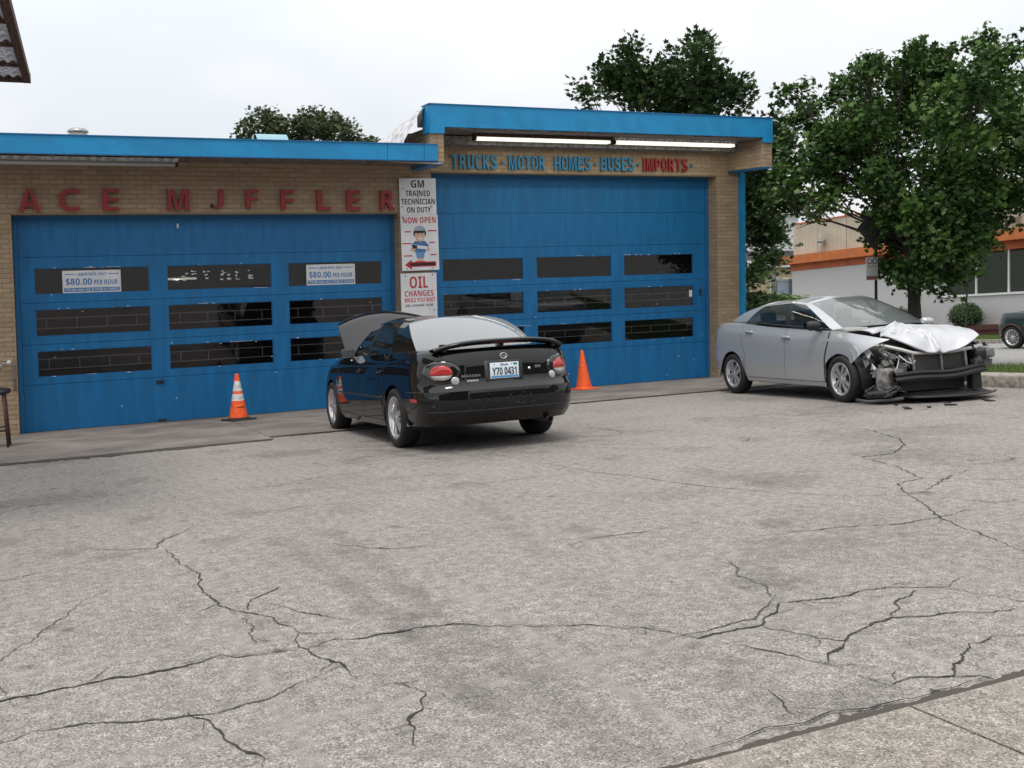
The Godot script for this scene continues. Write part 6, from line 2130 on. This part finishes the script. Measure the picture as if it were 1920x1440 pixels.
func build_trees():
	var green := [Color(0.020, 0.050, 0.015), Color(0.088, 0.165, 0.036), Color(0.14, 0.18, 0.08)]
	var dark := [Color(0.022, 0.048, 0.019), Color(0.072, 0.122, 0.040), Color(0.12, 0.14, 0.08)]
	var grey := [Color(0.040, 0.062, 0.032), Color(0.115, 0.145, 0.070), Color(0.19, 0.18, 0.13)]
	var b1 := Vector3(13.92, gy(2.7) - 0.05, 2.7)
	var t1 := thing("maple_tree", "broad green maple on the grass strip behind the silver wrecked sedan", "tree", b1, Basis(), "maples along the side street")
	tree(t1, b1, [[12.55,4.73,2.45,0.62], [14.07,5.31,1.68,0.81], [14.85,5.27,2.21,0.85], [14.81,5.23,3.41,0.80], [16.00,4.81,3.37,0.97], [12.50,4.11,1.84,0.50], [13.16,3.98,1.82,0.84], [14.30,4.24,1.97,1.00], [14.04,3.99,3.53,0.92], [14.75,3.69,4.00,0.82], [12.40,3.63,1.07,0.35], [12.39,3.28,2.05,0.38], [14.30,2.93,2.09,0.75], [13.67,2.89,3.65,0.73], [15.09,3.09,3.18,0.58], [14.12,2.14,2.15,0.50], [13.66,1.88,3.15,0.47], [15.34,2.21,2.13,0.56], [12.67,5.36,0.95,0.28], [12.72,5.70,2.8,0.31], [13.14,5.77,3.23,0.36], [14.65,5.82,2.63,0.34], [16.13,6.17,2.29,0.39], [15.49,5.83,3.37,0.29], [12.55,5.31,2.3,0.26], [12.99,4.56,2.27,0.57], [14.12,2.43,3.80,0.36], [13.06,3.48,2.83,0.56], [13.87,4.33,-0.25,0.60], [13.49,3.73,-0.38,0.42], [13.38,3.35,-0.41,0.30], [13.78,3.23,-0.24,0.45], [14.15,5.10,-0.17,0.55], [13.42,2.90,2.62,0.33], [13.45,2.65,3.75,0.5], [13.75,2.25,3.4,0.45], [13.9,3.2,3.7,0.55], [13.2,3.3,3.6,0.5], [14.6,2.6,3.3,0.5], [13.0, 4.6, 4.6, 0.7], [14.6, 4.4, 5.0, 0.8], [15.6, 4.0, 4.6, 0.8]], 0.125, 640.0, 0.092, 3, green, 0.64)
	var b2 := Vector3(14.2, gy(-5.6) - 0.05, -5.6)
	var t2 := thing("maple_tree", "tall dark maple standing behind the right end of the garage", "tree", b2, Basis(), "maples along the side street")
	tree(t2, b2, [[13.94,7.05,-7.22,0.72], [14.86,7.15,-6.81,0.72], [14.41,7.05,-4.66,0.55], [14.90,6.29,-4.48,0.80], [14.55,6.49,-6.60,1.07], [12.46,6.61,-7.06,0.31], [16.45,5.43,-4.36,0.54], [16.68,4.40,-4.99,0.77], [16.39,3.28,-5.06,0.63], [16.65,2.72,-4.86,0.53], [15.57,1.78,-4.17,0.29], [16.39,2.03,-4.54,0.30], [14.83,7.72,-5.39,0.30], [13.73,7.76,-6.72,0.31], [13.58,7.15,-7.46,0.51], [15.46,5.50,-6.46,1.30], [16.06,3.98,-5.07,0.63], [16.13,1.07,-4.65,0.19], [15.3, 4.6, -5.6, 0.9], [15.6, 3.4, -5.4, 0.7]], 0.17, 440.0, 0.115, 4, dark, 0.45)
	var b3 := Vector3(7.9, gy(-20.0), -20.0)
	var t3 := thing("maple_tree", "grey green maple top rising beyond the left roof", "tree", b3, Basis(), "maples along the side street")
	t3.set_meta("group", "trees beyond the garage")
	tree(t3, b3, [[6.25,7.03,-19.85,0.92], [8.04,7.21,-20.10,0.82], [8.98,6.92,-19.12,0.77], [9.97,6.70,-19.45,0.47], [7.35,6.82,-20.64,0.79], [7.82,7.43,-18.64,0.38], [6.66,7.17,-18.95,0.41], [8.57,6.31,-20.79,1.41], [6.41,6.17,-19.82,1.15], [5.53,6.60,-20.13,0.34], [9.10,7.61,-21.14,0.45]], 0.2, 260.0, 0.15, 5, grey, 0.5)

func bush(called: String, label: String, at: Vector3, size: Vector3, sd: int, cols: Array, n: int, leaf: float):
	var o := thing(called, label, "bush", at)
	var r := RandomNumberGenerator.new()
	r.seed = sd
	var mm := MultiMesh.new()
	mm.transform_format = MultiMesh.TRANSFORM_3D
	mm.use_colors = true
	mm.mesh = leaf_clump(sd, 6, leaf * 2.5, leaf)
	mm.instance_count = n
	for i in n:
		var d := Vector3(r.randfn(0, 1), r.randfn(0, 1), r.randfn(0, 1)).normalized() * pow(r.randf(), 0.25) * (1.0 + 0.06 * r.randfn(0, 1))
		mm.set_instance_transform(i, Transform3D(Basis.from_euler(Vector3(r.randf(), r.randf() * TAU, r.randf())), Vector3(d.x * size.x, size.y + d.y * size.y, d.z * size.z)))
		mm.set_instance_color(i, (cols[0] as Color).lerp(cols[1], clampf(r.randf() * 0.7 + d.y * 0.35, 0, 1)))
	var m := mat([1, 1, 1], 0.6)
	m.vertex_color_use_as_albedo = true
	var mi := MultiMeshInstance3D.new()
	mi.name = "foliage"
	mi.set_meta("kind", "stuff")
	mi.multimesh = mm
	mi.material_override = m
	o.add_child(mi, true)
	var s := Sh.new(true)
	for k in 4: s.tube([Vector3(0, -0.1, 0), Vector3(r.randfn(0, 0.3) * size.x, size.y, r.randfn(0, 0.3) * size.z)], [0.03, 0.01], 5)
	sput("stem", s, M.bark, o)

func skew_box(s: Sh, x0: float, x1: float, y0: float, y1: float, z0: float, z1: float, k := 0.08, zr := -14.0):
	# a box whose top and bottom follow the slope of the side street
	var P := func(x: float, y: float, z: float): return Vector3(x, y + k * (z - zr), z)
	var a = P.call(x0, y0, z0); var b = P.call(x0, y0, z1); var c = P.call(x0, y1, z1); var d = P.call(x0, y1, z0)
	var e = P.call(x1, y0, z0); var f = P.call(x1, y0, z1); var g = P.call(x1, y1, z1); var h = P.call(x1, y1, z0)
	s.quad(a, b, c, d); s.quad(f, e, h, g); s.quad(b, f, g, c); s.quad(e, a, d, h); s.quad(d, c, g, h); s.quad(e, f, b, a)

func build_beyond():
	var X := 30.5
	var o := thing("orange_banded_building", "low white painted brick building with orange band across the side street", "building")
	var white := worn([0.62, 0.62, 0.63], 0.8, ntex(0.05, 0.8, 1.0, 512, 4, 71), 0.8)
	var beige := worn([0.52, 0.45, 0.36], 0.8, ntex(0.006, 0.9, 1.0, 256, 4, 72), 0.3)
	var mild := ntex(0.006, 0.9, 1.0, 256, 4, 72)
	var orange := worn([0.52, 0.145, 0.035], 0.6, mild, 0.5)
	var s := Sh.new()
	skew_box(s, X, X + 9.0, -2.40, 1.86, -20.5, -11.82)
	skew_box(s, X, X + 9.0, -2.40, 0.28, -11.82, 2.0)
	skew_box(s, X + 0.4, X + 9.0, 0.28, 1.86, -11.82, 2.0)
	sput("wall", s, white, o)
	# painted brick courses on the wall as far as they can be told apart
	s = Sh.new()
	for k in 35:
		var y := -0.95 + k * 0.08
		skew_box(s, X - 0.006, X, y, y + 0.07, -20.45, -11.85)
		if y < 0.2: skew_box(s, X - 0.006, X, y, y + 0.07, -11.85, 2.0)
	kind(sput("brick_courses", s, white, o), "stuff")
	s = Sh.new()
	skew_box(s, X - 0.04, X + 9.0, 1.86, 2.17, -20.6, 2.0)
	sput("lower_band", s, worn([0.46, 0.10, 0.032], 0.6, mild, 0.5), o)
	s = Sh.new()
	skew_box(s, X - 0.35, X + 9.0, 2.17, 2.56, -20.9, 2.0)
	sput("orange_canopy", s, orange, o)
	s = Sh.new()
	skew_box(s, X, X + 9.0, 2.56, 3.98, -20.4, 2.0)
	for k in 130:
		var z := -20.35 + k * 0.17
		skew_box(s, X - 0.012, X, 2.56, 3.97, z, z + 0.10)
	sput("parapet", s, beige, o)
	s = Sh.new()
	skew_box(s, X - 0.03, X + 0.2, 3.98, 4.04, -20.45, 2.0)
	sput("coping", s, orange, o)
	for z in [-18.8, -17.0, -15.2]:
		s = Sh.new()
		skew_box(s, X - 0.018, X - 0.0125, 2.57, 3.96, z, z + 0.03)
		sput("panel_joint", s, M.kerb, o)
	var frame := mat([0.66, 0.67, 0.68], 0.5)
	var xs := [-11.8, -10.42, -9.04, -7.66, -6.28, -4.9]
	for i in xs.size() - 1:
		s = Sh.new()
		skew_box(s, X + 0.10, X + 0.11, 0.36, 1.80, xs[i] + 0.03, xs[i + 1] - 0.03)
		sput("window_pane", s, paint([0.025, 0.027, 0.03], 0.08), o)
		s = Sh.new()
		skew_box(s, X + 0.05, X + 0.12, 0.28, 1.86, xs[i] - 0.03, xs[i] + 0.03)
		sput("mullion", s, frame, o)
	s = Sh.new()
	skew_box(s, X - 0.05, X + 0.15, 0.26, 0.34, -11.9, 0.0)
	sput("window_sill", s, frame, o)
	s = Sh.new(true)
	s.tube([Vector3(X + 0.8, 3.4, -19.6), Vector3(X + 0.8, 4.35, -19.6)], 0.14, 10)
	sput("flue", s, M.steel, o)
	for q in [[-18.35, 2.63, "grey flood light on the beige parapet over the white wall"], [-8.64, 3.33, "grey flood light on the beige parapet over the shop windows"]]:
		var l := thing("flood_light", q[2], "lamp", Vector3(X - 0.02, q[1], q[0]), Basis(), "flood lights on the orange banded building")
		s = Sh.new(true)
		s.rbox(Vector3(-0.14, 0.06, 0), Vector3(0.22, 0.16, 0.34), 0.03, Basis(Vector3.BACK, 0.35))
		sput("housing", s, M.steel, l)
		s = Sh.new()
		s.box(Vector3(-0.17, -0.03, 0), Vector3(0.16, 0.01, 0.26), Basis(Vector3.BACK, 0.35))
		sput("lens", s, M.sign, l)
	# planting bed with timber edge, bushes and a thin tree
	var tb := thing("timber_edging", "dark red brown timber bed edging along the white wall", "edging")
	for k in 2:
		s = Sh.new()
		skew_box(s, X - 1.0 - 0.05 * k, X - 0.02, gy(-14.0) + 0.10 + k * 0.175, gy(-14.0) + 0.27 + k * 0.175, -13.5, -3.0, SL)
		sput("timber", s, worn([0.10, 0.035, 0.028], 0.9, M.grain, 1.0), tb)
	bush("round_bush", "clipped round green bush before the white painted wall", Vector3(29.75, -0.56, -10.15), Vector3(0.52, 0.42, 0.52), 41, [Color(0.018, 0.04, 0.012), Color(0.06, 0.12, 0.025)], 1500, 0.045)
	bush("round_bush", "small dark bush behind the trunk of the near maple", Vector3(29.5, -0.75, -13.2), Vector3(0.5, 0.38, 0.5), 42, [Color(0.018, 0.035, 0.012), Color(0.04, 0.08, 0.025)], 900, 0.045)
	bush("hedge", "bright green low hedge between the garage corner and the silver sedan", Vector3(17.6, 0.62, -6.2), Vector3(1.6, 0.24, 0.6), 43, [Color(0.05, 0.10, 0.02), Color(0.16, 0.27, 0.05)], 2600, 0.05)
	# the hedge's bank
	s = Sh.new()
	s.lohi(Vector3(15.6, gy(-6.2) - 0.2, -6.9), Vector3(19.4, 0.66, -5.7))
	tag(sput("planter_box", s, M.kerb), "low concrete planter under the bright green hedge", "planter")
	var tt := Vector3(27.0, gy(-7.7) + 0.05, -7.7)
	var ty := thing("young_tree", "thin pale stemmed young tree before the round bush", "tree", tt)
	tree(ty, tt, [[27.0, 1.55, -7.7, 0.35], [27.1, 1.95, -7.6, 0.4], [26.9, 2.4, -7.8, 0.3]], 0.035, 160.0, 0.08, 6, [Color(0.03, 0.07, 0.02), Color(0.08, 0.15, 0.03), Color(0.12, 0.15, 0.06)], 0.8)
	# parking sign and the back of a diamond sign on the near strip
	var ps := thing("parking_sign", "white and red parking sign on a dark post before the maple", "street sign", Vector3(13.5, gy(2.15), 2.15))
	s = Sh.new()
	s.lohi(Vector3(-0.022, -0.1, -0.015), Vector3(0.022, 2.95, 0.015))
	sput("post", s, M.dark, ps)
	s = Sh.new(true)
	s.rbox(Vector3(-0.12, 1.925, 0.025), Vector3(0.28, 0.42, 0.006), 0.0028)
	sput("plate", s, M.sign, ps)
	for q in [[-0.185, 2.065], [-0.055, 2.065]]:
		s = Sh.new(true)
		var ring := []
		for i in 17: ring.append(Vector3(q[0] + 0.05 * cos(TAU * i / 16.0), q[1] + 0.05 * sin(TAU * i / 16.0), 0.030))
		s.tube(ring, 0.008, 5, false)
		sput("ring_symbol", s, M.print_red if q[0] < -0.1 else M.print_black, ps)
	s = Sh.new()
	s.lohi(Vector3(-0.25, 1.725, 0.0285), Vector3(0.01, 1.79, 0.030))
	s.lohi(Vector3(-0.24, 1.965, 0.0285), Vector3(0.0, 1.975, 0.030))
	sput("printed_band", s, mat([0.30, 0.13, 0.10], 0.6), ps)
	var ds := thing("warning_sign", "dark back of a diamond street sign half hidden by maple leaves", "street sign", Vector3(13.5, gy(2.15), 2.12))
	s = Sh.new()
	s.box(Vector3(-0.02, 2.66, 0.0), Vector3(0.56, 0.56, 0.006), Basis(Vector3.BACK, PI / 4))
	sput("plate", s, mat([0.075, 0.075, 0.08], 0.7), ds)
	# concrete wheel stop / kerb end on the lot's right edge
	var ks := thing("concrete_kerb_block", "worn concrete kerb block at the lot's edge beside the wrecked car", "kerb block", Vector3(11.72, gy(7.05), 7.05), Basis(Vector3.RIGHT, -atan(SL)))
	s = Sh.new(true)
	s.rbox(Vector3(0.0, 0.05, 0.0), Vector3(0.46, 0.24, 2.5), 0.035, Basis(Vector3.UP, -0.05))
	sput("block", s, M.kerb, ks)
	# pole, house, fence, electrical box on the far side
	var up := thing("utility_pole", "grey utility pole between the orange building and the house", "pole", Vector3(37.1, gy(-30.0), -30.0))
	s = Sh.new(true)
	s.tube([Vector3(0, -0.2, 0), Vector3(0, 9.0, 0)], [0.17, 0.12], 12)
	sput("shaft", s, worn([0.30, 0.30, 0.31], 0.9, M.grain, 1.0), up)
	s = Sh.new()
	s.box(Vector3(0, 7.2, 0), Vector3(2.2, 0.10, 0.12))
	sput("crossarm", s, M.bark, up)
	for k in 3:
		s = Sh.new(true)
		var pts := []
		for i in 9:
			var t := i / 8.0
			pts.append(Vector3(-0.9 + 0.9 * k, 7.3 - 0.9 * sin(PI * t), 0).lerp(Vector3(27.0 - 37.1 - 0.9 + 0.9 * k, gy(15.0) - gy(-30.0) + 7.3, 45.0), t))
		s.tube(pts, 0.012, 4, false)
		sput("wire", s, M.plastic, up)
	var up2 := thing("utility_pole", "grey utility pole farther along the side street towards the front street", "pole", Vector3(27.0, gy(15.0), 15.0))
	s = Sh.new(true)
	s.tube([Vector3(0, -0.2, 0), Vector3(0, 9.0, 0)], [0.17, 0.12], 12)
	sput("shaft", s, worn([0.30, 0.30, 0.31], 0.9, M.grain, 1.0), up2)
	s = Sh.new()
	s.box(Vector3(0, 7.2, 0), Vector3(2.2, 0.10, 0.12))
	sput("crossarm", s, M.bark, up2)
	var hs := thing("house", "tan brick house with white siding above, beyond the brown fence", "house", Vector3(44.0, gy(-41.0), -41.0), Basis(Vector3.UP, -0.5))
	s = Sh.new()
	s.lohi(Vector3(-6.0, -1.0, -4.0), Vector3(6.0, 5.0, 0.0))
	sput("wall", s, worn([0.46, 0.36, 0.24], 0.85, M.speck, 0.6), hs)
	s = Sh.new()
	s.lohi(Vector3(-6.2, 4.75, -4.2), Vector3(6.2, 5.0, 0.25))
	s.lohi(Vector3(-6.2, 5.08, -4.2), Vector3(6.2, 5.25, 0.30))
	sput("eave", s, M.white, hs)
	s = Sh.new()
	s.lohi(Vector3(-6.1, 5.25, -4.1), Vector3(6.1, 5.9, 0.1))
	sput("roof", s, mat([0.10, 0.10, 0.11], 0.9), hs)
	for k in 16:
		s = Sh.new()
		s.box(Vector3(1.6, 6.0 + k * 0.16, -0.6), Vector3(3.6, 0.15, 0.06), Basis(Vector3.RIGHT, -0.08))
		sput("siding_board", s, M.white, hs)
	s = Sh.new()
	s.lohi(Vector3(-0.1, 5.9, -3.0), Vector3(3.3, 8.6, -0.63))
	s.lohi(Vector3(-0.4, 8.5, -3.3), Vector3(3.6, 8.75, -0.3))
	sput("upper_storey", s, M.white, hs)
	for q in [[0.9, 6.6, 1.9, 8.0, -0.55], [1.3, 1.6, 2.4, 4.0, 0.02], [-1.8, 1.6, -0.7, 4.0, 0.02], [-4.4, 1.6, -3.3, 4.0, 0.02]]:
		s = Sh.new()
		s.lohi(Vector3(q[0], q[1], q[4] - 0.02), Vector3(q[2], q[3], q[4] + 0.02))
		var fr := sput("window_frame", s, M.white, hs)
		for k in 2:
			s = Sh.new()
			var y0: float = lerpf(q[1], q[3], 0.5 * k) + 0.06
			s.lohi(Vector3(q[0] + 0.1, y0, q[4] + 0.021), Vector3(q[2] - 0.1, y0 + (q[3] - q[1]) * 0.5 - 0.12, q[4] + 0.03))
			sput("window_pane", s, paint([0.08, 0.09, 0.10], 0.1), fr)
	s = Sh.new(true)
	s.tube([Vector3(-2.6, 0, 0.08), Vector3(-2.6, 4.75, 0.08)], 0.06, 8)
	sput("drainpipe", s, M.white, hs)
	var fe := thing("brown_fence", "low dark brown board fence in front of the tan house", "fence", Vector3(32.3, gy(-25.0), -25.0), Basis(Vector3.UP, -0.35))
	for k in 34:
		s = Sh.new()
		s.lohi(Vector3(-3.0 + k * 0.2, 0.1, 0), Vector3(-2.81 + k * 0.2, 2.32, 0.025))
		put("board", s.mesh(), M.bed, fe)
	s = Sh.new()
	s.lohi(Vector3(-3.0, 2.25, -0.03), Vector3(3.8, 2.38, 0.06))
	sput("rail", s, M.bed, fe)
	var eb := thing("utility_cabinet", "blue grey metal cabinet at the corner of the white wall", "cabinet", Vector3(31.2, gy(-21.4), -21.4))
	s = Sh.new()
	s.lohi(Vector3(-0.5, -0.3, -0.4), Vector3(0.25, 2.85, 0.4))
	sput("case", s, mat([0.20, 0.24, 0.29], 0.6), eb)
	s = Sh.new()
	s.lohi(Vector3(-0.53, 2.85, -0.45), Vector3(0.3, 2.95, 0.45))
	sput("top", s, M.kerb, eb)
	# buildings on the other side of the street behind the camera: they darken what the windows and paint reflect
	var bk := 0
	for q in [[-34.0, -14.0, 6.5, 34.0, 0.24], [-13.5, 4.0, 8.0, 35.0, 0.16], [5.0, 39.0, 5.5, 34.5, 0.28], [40.0, 64.0, 7.5, 34.0, 0.2]]:
		var bb := thing("street_building", ["tan two storey brick building across the front street", "dark brick building across the front street", "pale low shop across the front street", "brick corner building across both streets"][bk], "building")
		bk += 1
		s = Sh.new()
		s.lohi(Vector3(q[0], gy(33.0) - 0.6, q[3]), Vector3(q[1], gy(33.0) + q[2], q[3] + 10.0))
		s.lohi(Vector3(q[0] - 0.15, gy(33.0) + q[2] - 0.5, q[3] - 0.2), Vector3(q[1] + 0.15, gy(33.0) + q[2] + 0.25, q[3] - 0.003))
		sput("wall", s, worn([q[4], q[4] * 0.8, q[4] * 0.62], 0.9, M.speck, 0.5), bb)
		var k := 0
		var x: float = q[0] + 1.0
		while x < q[1] - 2.0:
			for fl in 2:
				s = Sh.new()
				s.lohi(Vector3(x, gy(33.0) + 0.9 + fl * 3.0, q[3] - 0.03), Vector3(x + 1.5, gy(33.0) + 2.6 + fl * 3.0, q[3] - 0.004))
				if 2.8 + fl * 3.0 < q[2] - 0.6: sput("window", s, paint([0.02, 0.022, 0.025], 0.1), bb)
			x += 2.6

func _ready():
	rng.seed = 1
	setup_view()
	make_materials()
	M.bed = worn([0.085, 0.045, 0.032], 0.9, M.grain, 1.0)
	build_ground()
	build_shop()
	build_signs()
	build_fittings()
	build_overhead()
	cone(Vector3(2.19, -0.022 + (0.75 + 0.3) * 0.0896, 0.75), true, "orange traffic cone with two white bands beside the left door", 0.35)
	cone(Vector3(8.42, -0.022 + (0.25 + 0.3) * 0.0896, 0.25), false, "plain orange traffic cone before the right door", 0.2)
	build_black_car()
	build_silver_car()
	build_teal_car()
	build_trees()
	build_beyond()
